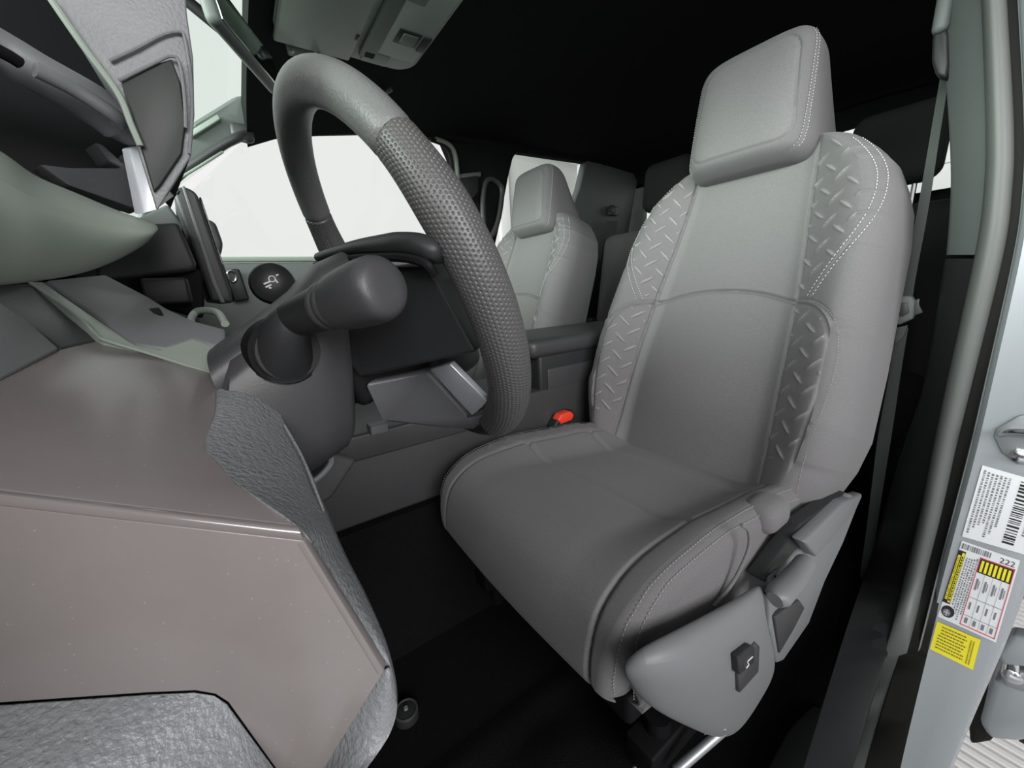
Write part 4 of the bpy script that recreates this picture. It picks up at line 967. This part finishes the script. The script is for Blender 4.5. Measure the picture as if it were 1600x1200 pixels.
# ================================================================== CENTRE CONSOLE
cc = thing('centre_console', (0, 0.3, 0.24), 'black centre console with padded armrest between the front seats', 'console')
rbox('console_body', (0, 0.30, 0.345), (0.246, 0.92, 0.19), PL_CHAR, cc, 0.008)
rbox('console_upper_strip', (0, 0.50, 0.412), (0.25, 0.52, 0.055), PL_CHAR, cc, 0.006)
rbox('armrest_bin', (0, -0.06, 0.46), (0.236, 0.46, 0.14), PL_DARK, cc, 0.01)
rbox('armrest_pad', (0, -0.05, 0.548), (0.25, 0.50, 0.05), PL_CHAR, cc, 0.02, None, 5)
rbox('bin_side_panel', (-0.119, 0.06, 0.455), (0.006, 0.17, 0.075), PL_CHAR, cc, 0.003)
rbox('console_notch', (-0.1200, 0.5884, 0.4436), (0.03, 0.035, 0.02), PL_GREY, cc, 0.003)
rbox('latch_tab', (-0.0200, -0.0611, 0.5602), (0.05, 0.012, 0.008), SILVER, cc, 0.002)
# key slot at the foot of the column cover
kc = poly_solid('knee_cover', [(-0.4000, 0.7660, 0.5842), (-0.4000, 0.7423, 0.5410), (-0.4000, 0.6850, 0.5014), (-0.4000, 0.7207, 0.4603), (-0.4000, 0.7496, 0.4545), (-0.4000, 0.7700, 0.5260)], (0.16, 0.04, 0), PL_CHAR, None, 0.006)
tag(kc, 'small charcoal knee cover with a dark pull slot under the steering column shroud', 'trim panel')
rimp = smooth_path([(-0.4100, 0.7446, 0.5020), (-0.4100, 0.7413, 0.5144), (-0.4100, 0.7288, 0.5184), (-0.4100, 0.7175, 0.5213), (-0.4100, 0.7169, 0.5115), (-0.4100, 0.7260, 0.5014), (-0.4100, 0.7392, 0.4946)], 42, True)
tube('slot_rim', rimp, 0.0035, PL_GREY, kc, 8)
poly_solid('slot_hollow', [tuple(q_) for q_ in rimp[::3]], (0.03, 0.0, 0.0), PL_BLACK, kc, 0)
poly_solid('slot_bar', [(-0.4050, 0.7410, 0.5044), (-0.4050, 0.7279, 0.5107), (-0.4050, 0.7264, 0.5070), (-0.4050, 0.7402, 0.5010)], (0.01, 0, 0), PL_CHAR, kc, 0.0005)

# driver belt buckle
bk = thing('seat_belt_buckle', (-0.1600, 0.1081, 0.3117), 'black belt buckle with red release button between driver seat and console', 'belt buckle')
bo = poly_solid('buckle_body', [(-0.1500, 0.1526, 0.3420), (-0.1500, 0.1295, 0.3683), (-0.1500, 0.0832, 0.3757), (-0.1500, 0.0550, 0.3324), (-0.1500, 0.0410, 0.2524), (-0.1500, 0.1144, 0.2453)], (0.026, 0.006, 0), PL_DARK, bk, 0.004)
poly_solid('release_button', [(-0.1530, 0.1392, 0.3589), (-0.1530, 0.1276, 0.3721), (-0.1530, 0.0955, 0.3737), (-0.1530, 0.0840, 0.3621), (-0.1530, 0.0913, 0.3493), (-0.1530, 0.1306, 0.3462)], (0.022, 0.004, 0.002), RED, bk, 0.002)
tube('buckle_stalk', [(-0.1380, 0.0647, 0.2261), (-0.138, 0.03, 0.25)], 0.012, PL_BLACK, bk, 10)

# carpet tunnel under the console
tn = loft('floor_tunnel', [[(-0.23, y, -0.01), (-0.20, y, 0.06), (-0.165, y, 0.20), (-0.14, y, 0.25), (0.14, y, 0.25), (0.165, y, 0.20), (0.20, y, 0.06), (0.23, y, -0.01)] for y in np.linspace(-1.2, 1.25, 12)], CARPET)
tag(tn, 'black carpeted tunnel hump under the console', None, None, 'structure')
fc = thing('floor_mat_clip', (-0.3402, 0.6608, 0.0100), 'small round black mat clip on the driver footwell carpet', 'clip')
cc0 = V((-0.3418, 0.6612, 0.0120))
tube('clip_disc', [cc0 - V((0, 0, .011)), cc0, cc0 + V((0, 0, .004)), cc0 + V((0, 0, .006))], [.020, .020, .018, .006], PL_DARK, fc, 24)
tube('clip_rim', [cc0 + V((.0175 * math.cos(t), .0175 * math.sin(t), .004)) for t in np.linspace(0, 2 * math.pi, 33)], 0.002, PL_CHAR, fc, 8)
tube('clip_stud', [cc0 + V((0, 0, .004)), cc0 + V((0, 0, .010))], [.004, .003], PL_GREY, fc, 10)

# ================================================================== DRIVER SEAT BELT
sb = thing('driver_seat_belt', (-0.69, -0.27, 0.2), 'grey seat belt webbing with tongue hanging from the near door pillar', 'seat belt')
wl1 = [(-0.6762, -0.3050, 1.0204), (-0.6768, -0.3070, 0.9202), (-0.6772, -0.3090, 0.8014), (-0.6763, -0.3110, 0.6968), (-0.6771, -0.3120, 0.6353)]
wr1 = [(-0.6883, -0.3000, 1.0142), (-0.6901, -0.3020, 0.9153), (-0.6927, -0.3040, 0.7982), (-0.6923, -0.3060, 0.6956), (-0.6934, -0.3070, 0.6354)]
strip('upper_webbing', wl1, wr1, WEB, sb, 0.002)
wl2 = [(-0.6749, -0.3120, 0.5818), (-0.6790, -0.3120, 0.4918), (-0.6793, -0.3120, 0.3501), (-0.6841, -0.3120, 0.2300), (-0.6891, -0.3120, 0.1025), (-0.6951, -0.3120, -0.1054)]
wr2 = [(-0.6951, -0.3070, 0.5832), (-0.6968, -0.3070, 0.4951), (-0.7007, -0.3070, 0.3576), (-0.7030, -0.3070, 0.2396), (-0.7064, -0.3070, 0.1143), (-0.7141, -0.3070, -0.0876)]
strip('lower_webbing', wl2, wr2, WEB, sb, 0.002)
poly_solid('belt_tongue', [(-0.6625, -0.2970, 0.6413), (-0.6675, -0.2970, 0.6462), (-0.6929, -0.2970, 0.6457), (-0.6995, -0.2970, 0.6359), (-0.7015, -0.2970, 0.6017), (-0.6825, -0.2970, 0.5886), (-0.6720, -0.2970, 0.5907)], (0, -0.014, 0), PL_TRIM, sb, 0.005)
poly_solid('tongue_window', [(-0.6742, -0.2955, 0.6325), (-0.6896, -0.2955, 0.6324), (-0.6948, -0.2955, 0.6140), (-0.6861, -0.2955, 0.6052), (-0.6786, -0.2955, 0.6063)], (0, -0.003, 0), PL_CHAR, sb, 0.001)
poly_solid('tongue_blade', [(-0.6950, -0.3030, 0.6356), (-0.7039, -0.3030, 0.6403), (-0.7047, -0.3030, 0.6282), (-0.7119, -0.3030, 0.6137), (-0.6999, -0.3030, 0.6062)], (0, -0.004, 0), PL_CHAR, sb, 0.001)
poly_solid('webbing_stopper', [(-0.6784, -0.3030, 0.5828), (-0.6942, -0.3030, 0.5885), (-0.6918, -0.3030, 0.5656), (-0.6804, -0.3030, 0.5466)], (0, -0.006, 0), WEB, sb, 0.001)
dr = thing('belt_guide_loop', (-0.6816, -0.2500, 1.0422), 'dark rounded upper belt guide on the near door pillar', 'belt guide')
poly_solid('guide_body', [(-0.6717, -0.2400, 1.0816), (-0.6808, -0.2400, 1.0823), (-0.6888, -0.2400, 1.0610), (-0.6961, -0.2400, 1.0154), (-0.6954, -0.2400, 0.9959), (-0.6826, -0.2400, 1.0049), (-0.6740, -0.2400, 1.0295), (-0.6700, -0.2400, 1.0629)], (0, -0.03, 0), PL_DARK, dr, 0.008)
rbox('guide_cover', (-0.6782, -0.2500, 1.1056), (0.02, 0.04, 0.08), PL_TRIM, dr, 0.008)
lowb = rbox('belt_anchor', (-0.755, -0.29, 0.14), (0.04, 0.05, 0.28), PL_BLACK, sb, 0.01)

# ================================================================== PASSENGER SIDE DETAILS
g2 = thing('pillar_grab_loop', (0.7000, -0.2278, 1.0495), 'dark looped grab handle on the far middle pillar beside the passenger headrest', 'handle')
lp = smooth_path([(0.7000, -0.1943, 0.9668), (0.7000, -0.1918, 1.0603), (0.7000, -0.2092, 1.1533), (0.7000, -0.2414, 1.1825), (0.7000, -0.2879, 1.1663), (0.7000, -0.2987, 1.1219), (0.7000, -0.2698, 1.0113), (0.7000, -0.2229, 0.9405)], 64, True)
tube('loop', lp, 0.012, PL_CHAR, g2, 10)
g3 = thing('passenger_belt_guide', (0.7000, -0.1292, 1.1201), 'small dark belt guide on the far middle pillar next to the grab loop', 'belt guide')
poly_solid('guide_body', [(0.6900, -0.0820, 1.1681), (0.6900, -0.1770, 1.1884), (0.6900, -0.1714, 1.1217), (0.6900, -0.1366, 1.0880), (0.6900, -0.0878, 1.0992)], (0.03, 0, 0), PL_DARK, g3, 0.005)
poly_solid('guide_frame', [(0.6950, -0.0740, 1.1832), (0.6950, -0.1943, 1.2068), (0.6950, -0.1926, 1.1863), (0.6950, -0.0780, 1.1615)], (0.03, 0, 0), PL_TRIM, g3, 0.004)
dh = thing('inner_door_handle', (0.7400, 0.7777, 0.7734), 'small chrome-tipped inner handle on the passenger door', 'door handle')
tube('handle_ring', smooth_path([V((0.7300, 0.7747, 0.7892)) + V((0, .012 * math.cos(t), .018 * math.sin(t))) for t in np.linspace(0, 6.283, 13)][:-1], 36, True), 0.004, CHROME, dh, 8)
poly_solid('handle_base', [(0.7350, 0.7840, 0.8140), (0.7350, 0.7493, 0.8136), (0.7350, 0.7385, 0.7129), (0.7350, 0.7828, 0.7069)], (0.03, 0, 0), PL_DARK, dh, 0.006)
om = thing('outer_door_mirror', (1.0000, 0.8102, 0.9031), 'dark outer door mirror seen through the passenger window', 'door mirror')
poly_solid('mirror_shell', [(1.0000, 0.8138, 1.0147), (1.0000, 0.7861, 1.0007), (1.0000, 0.7766, 0.9266), (1.0000, 0.7902, 0.8850), (1.0000, 0.8113, 0.8665), (1.0000, 0.8505, 0.8619), (1.0000, 0.8448, 0.9693)], (0.14, 0.03, 0), PL_CHAR, om, 0.02)
poly_solid('mirror_arm', [(0.9300, 0.8422, 0.8840), (0.9300, 0.8073, 0.8733), (0.9300, 0.8194, 0.8289), (0.9300, 0.8526, 0.8293)], (-0.1, 0, 0), PL_DARK, om, 0.006)

# rear-view mirror
rm = thing('rear_view_mirror', (0.0, 0.69, 1.10), 'rear-view mirror with slim pale frame hanging under the windshield header', 'mirror')
mu = V((0.1000, 0.6401, 1.1279)) - V((-0.1300, 0.7372, 1.1099)); ml = np.linalg.norm(mu); mu /= ml
mv = V((0.05, 0.12, 1.0)); mv -= mu * (mv @ mu); mv /= np.linalg.norm(mv); mw = np.cross(mu, mv)
mc = (V((0.1000, 0.6401, 1.1279)) + V((-0.1300, 0.7372, 1.1099))) / 2
rbox('mirror_case', mc, (ml, 0.066, 0.022), PL_TRIM, rm, 0.009, (mu, mv, mw))
sgn_ = 1 if mw[1] < 0 else -1
rbox('mirror_glass', mc + mw * sgn_ * 0.0105, (ml - 0.012, 0.056, 0.004), MIRROR, rm, 0.0015, (mu, mv, mw))
tube('mirror_stem', [mc - mw * sgn_ * 0.01, mc - mw * sgn_ * 0.05 + V((0, 0.03, 0.06)), mc - mw * sgn_ * .05 + V((0, .04, .1))], 0.009, PL_BLACK, rm, 10)

# overhead console
oc = thing('overhead_console', (0.0, 0.45, 1.27), 'pale green-grey overhead console with lamp switches and storage lid on the headliner', 'overhead console')
OZ = 1.25
def ocx(x, y, z=OZ): return (x, y, z)
cpts = []
for cx_, cy_, a0 in ((0.15, 0.355, -90), (0.15, 0.565, 0), (-0.15, 0.565, 90), (-0.15, 0.355, 180)):
    for a_ in np.radians(np.linspace(a0, a0 + 90, 7)): cpts.append((cx_ + 0.055 * math.cos(a_), cy_ + 0.05 * math.sin(a_), 1.252))
poly_solid('console_base', cpts, (0, 0, 0.06), OVERHEAD, oc, 0.012, 4)
rbox('storage_lid', (0.035, 0.535, 1.247), (0.33, 0.155, 0.012), OVERHEAD, oc, 0.005)
rbox('finger_recess', (0.06, 0.425, 1.2475), (0.22, 0.035, 0.008), OVERHEAD_D, oc, 0.003)
rbox('lamp_panel', (0.02, 0.365, 1.2475), (0.24, 0.09, 0.008), OVERHEAD, oc, 0.003)
rbox('lamp_lens', (0.165, 0.405, 1.2475), (0.045, 0.06, 0.008), OVERHEAD, oc, 0.003)
bt = rbox('switch_button', (0.055, 0.365, 1.242), (0.035, 0.032, 0.006), OVERHEAD_D, oc, 0.002)
rbox('switch_surround', (0.055, 0.367, 1.2435), (0.05, 0.05, 0.004), PL_DARK, oc, 0.0015)
rbox('round_switch', (0.06, 0.328, 1.2435), (0.055, 0.018, 0.006), PL_DARK, oc, 0.002)
rbox('lid_mark', (0.10, 0.463, 1.2408), (0.02, 0.006, 0.002), PL_DARK, oc, 0.0004)
rbox('sunglass_button', (-0.08, 0.40, 1.2465), (0.06, 0.06, 0.008), OVERHEAD_D, oc, 0.004)
ch = thing('coat_hook', (0.4500, 0.1712, 1.2514), 'small pale hook on the dark headliner beyond the steering wheel', 'hook')
tube('hook', smooth_path([(0.4555, 0.2882, 1.3100), (0.4173, 0.2895, 1.3000), (0.4079, 0.2802, 1.3050)], 10), 0.006, PL_TRIM, ch, 8)
ab = thing('sensor_bracket', (0.2198, 0.5574, 1.2400), 'small dark bracket with pale clips in front of the overhead console', 'bracket')
poly_solid('bracket_plate', [(0.2080, 0.5881, 1.2450), (0.2066, 0.5189, 1.2450), (0.2347, 0.5075, 1.2450), (0.2515, 0.5792, 1.2450)], (0, 0, 0.02), PL_TRIM, ab, 0.004)
tube('bracket_clip', smooth_path([(0.2191, 0.5805, 1.2400), (0.2226, 0.5754, 1.2380), (0.2137, 0.5709, 1.2400)], 8), 0.003, PL_PALE, ab, 6)
tube('bracket_clip', smooth_path([(0.2153, 0.5344, 1.2400), (0.1930, 0.5303, 1.2360), (0.2122, 0.5188, 1.2400)], 8), 0.003, PL_PALE, ab, 6)

# ================================================================== REAR SEAT
rs = thing('rear_bench_seat', (0, -1.0, 0), 'dark rear bench seat with tall backrests behind the front seats', 'car seat')
def soft_block(name, c, size, lean, material, parent, bevel=0.05):
    ca, sa = math.cos(lean), math.sin(lean)
    return rbox(name, c, size, material, parent, bevel, ((1, 0, 0), (0, ca, sa), (0, -sa, ca)), 6, 60)
soft_block('right_backrest', (0.48, -0.95, 0.64), (0.38, 0.15, 0.64), 0.16, FAB, rs)
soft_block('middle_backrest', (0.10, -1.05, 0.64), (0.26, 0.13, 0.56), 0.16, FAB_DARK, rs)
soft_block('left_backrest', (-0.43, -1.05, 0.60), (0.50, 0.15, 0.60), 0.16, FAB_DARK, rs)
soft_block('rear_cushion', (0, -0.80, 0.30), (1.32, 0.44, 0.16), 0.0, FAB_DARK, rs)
rbox('seat_base', (0, -0.85, 0.11), (1.28, 0.40, 0.22), PL_BLACK, rs, 0.02)
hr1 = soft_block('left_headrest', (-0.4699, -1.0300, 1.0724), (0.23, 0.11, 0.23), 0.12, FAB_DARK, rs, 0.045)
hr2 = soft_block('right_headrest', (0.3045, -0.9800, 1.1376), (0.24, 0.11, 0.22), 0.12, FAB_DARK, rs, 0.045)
for sx, hc in ((-0.05, (-0.4770, -1.0300, 1.0188)), (0.05, (-0.4770, -1.0300, 1.0188)), (-.05, (0.2990, -0.9800, 1.0249)), (.05, (0.2990, -0.9800, 1.0249))):
    tube('headrest_post', [V(hc) + V((sx, 0, -.25)), V(hc) + V((sx, 0, 0.0))], 0.007, CHROME, rs, 8)
rbk = thing('rear_belt_retractor', (0.7000, -1.0473, 1.0863), 'rear seat belt with small chrome-ringed guide on the far rear pillar', 'seat belt')
tube('guide_ring', smooth_path([V((0.6900, -1.0354, 1.1071)) + V((0.0, .022 * math.cos(t), .020 * math.sin(t))) for t in np.linspace(0, 6.283, 13)][:-1], 36, True), 0.006, PL_DARK, rbk, 8)
rbox('guide_block', (0.7000, -1.0471, 1.1031), (0.03, 0.07, 0.05), PL_CHAR, rbk, 0.008)
strip('webbing', [(0.6850, -0.9831, 1.0466), (0.6800, -0.9625, 0.9782), (0.6750, -0.9217, 0.7905)], [(0.6850, -1.0681, 1.0511), (0.6800, -1.0525, 0.9815), (0.6750, -1.0171, 0.7894)], WEB, rbk, 0.003)
kc0 = V((0.3300, -0.4924, 0.5330))
tube('belt_knob', [kc0 - V((.03, -.02, 0)), kc0 + V((.0, 0, 0)), kc0 + V((.03, -.02, 0))], [.022, .032, .026], PL_BLACK, rs, 20)

# ================================================================== JAMB: STRIKER, STICKERS, HINGE
def bil(c):
    a, b, c2, d = [V(q) for q in c]            # top-left, top-right, bottom-right, bottom-left
    def f(u, v, lift=0.0):
        return tuple(a * (1 - u) * (1 - v) + b * u * (1 - v) + c2 * u * v + d * (1 - u) * v + V((0, lift, 0)))
    return f
def patch(name, f, u0, u1, v0, v1, lift, material, parent, th=0.0003):
    q = [f(u0, v0, lift), f(u1, v0, lift), f(u1, v1, lift), f(u0, v1, lift)]
    k = [tuple(V(p_) - V((0, th, 0))) for p_ in q]
    return add(name, q + k, [(0, 3, 2, 1), (4, 5, 6, 7), (0, 1, 5, 4), (1, 2, 6, 5), (2, 3, 7, 6), (3, 0, 4, 7)], material, parent, False)
def dashes(name, f, boxes, lift, material, parent):
    vs_ = []; fs = []
    for (u0, u1, v0, v1) in boxes:
        b = len(vs_); vs_ += [f(u0, v0, lift), f(u1, v0, lift), f(u1, v1, lift), f(u0, v1, lift)]; fs.append((b, b + 3, b + 2, b + 1))
    return add(name, vs_, fs, material, parent, False)
def text_lines(f, u0, u1, v0, v1, cols, rnd, vertical=True, fill=0.7):
    """boxes of tiny print: columns of characters running down the sticker"""
    out = []
    cw = (u1 - u0) / cols
    for c in range(cols):
        v = v0 + rnd.random() * 0.03
        end = v1 - rnd.random() * 0.25 * (v1 - v0)
        while v < end:
            l = rnd.uniform(0.01, 0.03)
            out.append((u0 + cw * (c + 0.15), u0 + cw * (c + 0.15 + 0.55), v, min(v + l, v1))); v += l + rnd.uniform(0.006, 0.016)
    return out
rnd = random.Random(7)
JY = -0.1985
# white certification label with barcode
s1_ = thing('certification_label', (-0.8574, -0.1980, 0.2955), 'white sticker with small print and a tall barcode on the painted door jamb', 'sticker')
f1 = bil(((-0.8323, -0.1980, 0.3709), (-0.8997, -0.1980, 0.3633), (-0.8971, -0.1980, 0.2370), (-0.8298, -0.1980, 0.2342)))
patch('paper', f1, 0, 1, 0, 1, 0, WHITE, s1_)
dashes('fine_print', f1, text_lines(f1, 0.04, 0.5, 0.04, 0.96, 7, rnd), 0.0004, INK_G, s1_)
bars = []; v = 0.06
while v < 0.93:
    w_ = rnd.choice((0.012, 0.012, 0.02, 0.03)); bars.append((0.62, 0.80, v, v + w_)); v += w_ + rnd.choice((0.012, 0.016, 0.024))
dashes('barcode', f1, bars, 0.0004, INK, s1_)
dashes('serial_print', f1, text_lines(f1, 0.85, 0.93, 0.1, 0.95, 1, rnd), 0.0004, INK_G, s1_)
# tyre placard
s2_ = thing('tire_placard', (-0.8620, -0.1980, 0.1409), 'white tire information sticker with red-ruled table and number 222 on the door jamb', 'sticker')
f2 = bil(((-0.8310, -0.1980, 0.2259), (-0.8940, -0.1980, 0.2243), (-0.8943, -0.1980, 0.0600), (-0.8252, -0.1980, 0.0607)))
patch('paper', f2, 0, 1, 0, 1, 0, WHITE, s2_)
bars = []; u = 0.03
while u < 0.53:
    w_ = rnd.choice((0.012, 0.02, 0.03)); bars.append((u, u + w_, 0.02, 0.085)); u += w_ + rnd.choice((0.014, 0.02))
dashes('barcode', f2, bars, 0.0004, INK_G, s2_)
text_mesh('number', '222', lambda u, v: f2(u, v, 0.0005), INK, s2_, (0.70, 0.95), (0.095, 0.035))
patch('heading_band', f2, 0.0, 0.135, 0.11, 0.79, 0.0004, INK, s2_, 0.0002)
patch('heading_stripe', f2, 0.015, 0.062, 0.17, 0.74, 0.0006, YEL, s2_, 0.0001)
patch('heading_stripe', f2, 0.078, 0.125, 0.13, 0.77, 0.0006, YEL, s2_, 0.0001)
def vert_text(name, body, f, ua, ub, va, vb, lift, material, parent):
    # text that reads from the bottom of the sticker to its top
    return text_mesh(name, body, lambda p_, q_: f(ub + (ua - ub) * q_, vb + (va - vb) * p_, lift), material, parent, (0, 1), (0, 1))
vert_text('heading', 'TIRE AND LOADING INFORMATION', f2, 0.018, 0.059, 0.19, 0.73, 0.0008, INK, s2_)
dashes('heading_print', f2, text_lines(f2, 0.080, 0.130, 0.15, 0.76, 1, rnd), 0.0008, INK, s2_)
dashes('small_print', f2, text_lines(f2, 0.16, 0.38, 0.14, 0.96, 5, rnd), 0.0004, INK_G, s2_)
for (u0, u1, v0, v1) in ((0.385, 0.40, 0.11, 0.97), (0.955, 0.97, 0.11, 0.97), (0.385, 0.97, 0.11, 0.122), (0.385, 0.97, 0.958, 0.97)):
    patch('red_rule', f2, u0, u1, v0, v1, 0.0005, REDINK, s2_, 0.0002)
patch('table_head', f2, 0.40, 0.955, 0.122, 0.29, 0.0004, INK, s2_, 0.0002)
for k in range(7):
    patch('table_head_stripe', f2, 0.43 + k * 0.075, 0.475 + k * 0.075, 0.14, 0.275, 0.0006, YEL, s2_, 0.0001)
grid = [(0.54, 0.545, 0.29, 0.958), (0.68, 0.685, 0.29, 0.958), (0.82, 0.825, 0.29, 0.958), (0.40, 0.955, 0.60, 0.606), (0.40, 0.955, 0.83, 0.836)]
dashes('table_rules', f2, grid, 0.0005, INK_G, s2_)
cells = []
for u0 in (0.44, 0.58, 0.72, 0.86):
    cells += [(u0, u0 + 0.03, 0.36, 0.50), (u0 + .045, u0 + .06, 0.38, 0.48), (u0, u0 + .03, 0.66, 0.75), (u0, u0 + .05, 0.86, 0.93)]
dashes('table_print', f2, cells, 0.0005, INK_G, s2_)
tc_ = [f2(0.14 + 0.115 * math.cos(t), 0.885 + 0.075 * math.sin(t), 0.0005) for t in np.linspace(0, 2 * math.pi, 25)[:-1]]
add('tire_picture', tc_, [tuple(range(24))[::-1]], INK, s2_, False)
tc_ = [f2(0.125 + 0.07 * math.cos(t), 0.90 + 0.045 * math.sin(t), 0.0008) for t in np.linspace(0, 2 * math.pi, 25)[:-1]]
add('wheel_picture', tc_, [tuple(range(24))[::-1]], INK_G, s2_, False)
dashes('wheel_spokes', f2, [(0.08, 0.17, 0.895, 0.903), (0.12, 0.13, 0.86, 0.94)], 0.001, WHITE, s2_)
# yellow notice
s3_ = thing('yellow_notice', (-0.8510, -0.1980, 0.0211), 'yellow notice sticker below the white tire sticker on the door jamb', 'sticker')
f3 = bil(((-0.8260, -0.1980, 0.0497), (-0.8784, -0.1980, 0.0518), (-0.8794, -0.1980, -0.0141), (-0.8258, -0.1980, -0.0145)))
patch('paper', f3, 0, 1, 0, 1, 0, YEL, s3_)
lines = []
for k in range(8):
    v0 = 0.08 + k * 0.105; u = 0.10 + (0.05 if k < 3 else 0)
    while u < 0.72 - (0.1 if k % 3 == 2 else 0):
        l = rnd.uniform(0.03, 0.08); lines.append((u, min(u + l, .74), v0, v0 + 0.045)); u += l + 0.015
dashes('fine_print', f3, lines, 0.0004, INK_Y, s3_)
dashes('side_print', f3, text_lines(f3, 0.80, 0.92, 0.12, 0.9, 2, rnd), 0.0004, INK_Y, s3_)
# door striker recess
st = thing('door_striker', (-0.8604, -0.1950, 0.4226), 'bright metal door striker with bolt in the painted jamb', 'door striker')
pl = [(-0.8359, -0.1960, 0.4237), (-0.8364, -0.1960, 0.4372), (-0.8539, -0.1960, 0.4632), (-0.8808, -0.1960, 0.4798), (-0.8958, -0.1960, 0.4227), (-0.8839, -0.1960, 0.3891), (-0.8663, -0.1960, 0.3849), (-0.8482, -0.1960, 0.3987)]
poly_solid('striker_plate', pl, (0, -0.01, 0), STEEL, st, 0.002)
tube('striker_loop', smooth_path([(-0.8440, -0.1940, 0.4310), (-0.8524, -0.1750, 0.4426), (-0.8700, -0.1650, 0.4481), (-0.8887, -0.1900, 0.4325)], 24), 0.005, CHROME, st, 12)
bpos = V((-0.8663, -0.1960, 0.4003))
tube('bolt', [bpos, bpos + V((0, .006, 0)), bpos + V((0, .008, 0))], [.010, .010, .006], CHROME, st, 6)

# rear door hinge and body beyond the jamb
dg = thing('rear_door', (-0.9276, -0.3600, -0.0914), 'grey painted rear door edge with hinge just behind the stickered jamb', 'car door')
poly_solid('hinge_leaf', [(-0.9008, -0.3600, -0.0683), (-0.9117, -0.3600, -0.0147), (-0.9668, -0.3600, 0.0058), (-0.9753, -0.3600, -0.0455), (-0.9116, -0.3600, -0.0907)], (0, -0.04, 0), PAINT, dg, 0.008)
poly_solid('hinge_leaf', [(-0.9092, -0.3700, -0.1067), (-0.9714, -0.3700, -0.0657), (-0.9810, -0.3700, -0.1242), (-0.9211, -0.3700, -0.1413)], (0, -0.04, 0), STEEL, dg, 0.006)
hb_ = V((-0.9269, -0.3650, -0.1039))
tube('hinge_bolt', [hb_ - V((0, .02, 0)), hb_ + V((0, .006, 0)), hb_ + V((0, .010, 0))], [.014, .014, .008], CHROME, dg, 14)
rd = dg
poly_solid('door_skin', [(-0.9052, -0.4200, -0.1747), (-1.0159, -0.4200, -0.1273), (-1.0273, -0.4200, -0.1946), (-0.9601, -0.4200, -0.2962), (-0.9263, -0.4200, -0.3299), (-0.9063, -0.4200, -0.3007)], (0, -0.10, 0), PAINT, rd, 0.015)
poly_solid('door_seal', [(-0.8911, -0.4300, -0.3075), (-0.9060, -0.4300, -0.1850), (-0.9325, -0.4300, -0.3352), (-0.9049, -0.4300, -0.3806)], (0, -0.06, 0), RUBBER_D, rd, 0.01)

# ribbed drain tiles on the booth floor
def tile(cx_, cy_, horiz):
    t = thing('floor_tile', (cx_, cy_, -0.66), 'white ribbed plastic floor tile on the booth floor beside the truck', 'floor tile', 'ribbed floor tiles')
    rbox('tile_base', (cx_, cy_, -0.655), (0.396, 0.396, 0.008), TILE_D, t, 0.001)
    for k in range(12):
        o = (k - 5.5) * 0.033
        rbox('rib', (cx_ + (0 if horiz else o), cy_ + (o if horiz else 0), -0.643), (0.39 if horiz else 0.022, 0.022 if horiz else 0.39, 0.018), TILE_L, t, 0.003, None, 1)
    return t
tb = (-0.9629, -0.7499, -0.6500)
for i in range(-1, 2):
    for j in range(-1, 3):
        tile(tb[0] - 0.1 + i * 0.4, tb[1] + 0.1 - j * 0.4, (i + j) % 2 == 0)

# ================================================================== BOOTH BEYOND THE WINDOWS
fp = thing('framed_wall_panel', (3.2000, -2.5952, 1.8891), 'white-framed grey panel outside, seen through the rear passenger window', 'wall panel')
pc = [V((3.2000, -1.9713, 2.1723)), V((3.2000, -3.3546, 2.3668)), V((3.2000, -2.9481, 0.9558)), V((3.2000, -1.6504, 0.9703))]
yA, yB = pc[0][1], pc[1][1]; zA = 1.95
yA = V((3.2000, -2.0160, 2.1781))[1]; yB = V((3.2000, -3.3061, 2.2988))[1]; zT = V((3.2000, -2.5612, 2.2700))[2]
rbox('grey_panel', (3.22, (yA + yB) / 2, zT / 2 - 0.1), (0.03, abs(yA - yB), zT + 0.4), WALLG, fp, 0.004)
for y_ in (yA, yB):
    rbox('frame_upright', (3.2, y_, zT / 2 - 0.1), (0.07, 0.14, zT + 0.5), WALLW, fp, 0.006)
rbox('frame_head', (3.2, (yA + yB) / 2, zT + 0.08), (0.07, abs(yA - yB) + 0.14, 0.16), WALLW, fp, 0.006)
gd = thing('sectional_door', (-1.2, -4.0, -0.66), 'white sectional booth door with fine horizontal joints, seen through the rear cab window', 'garage door')
for k in range(16):
    rbox('door_section', (-0.6, -4.0, -0.50 + k * 0.19), (4.5, 0.04, 0.182), WALLW, gd, 0.004, None, 1)
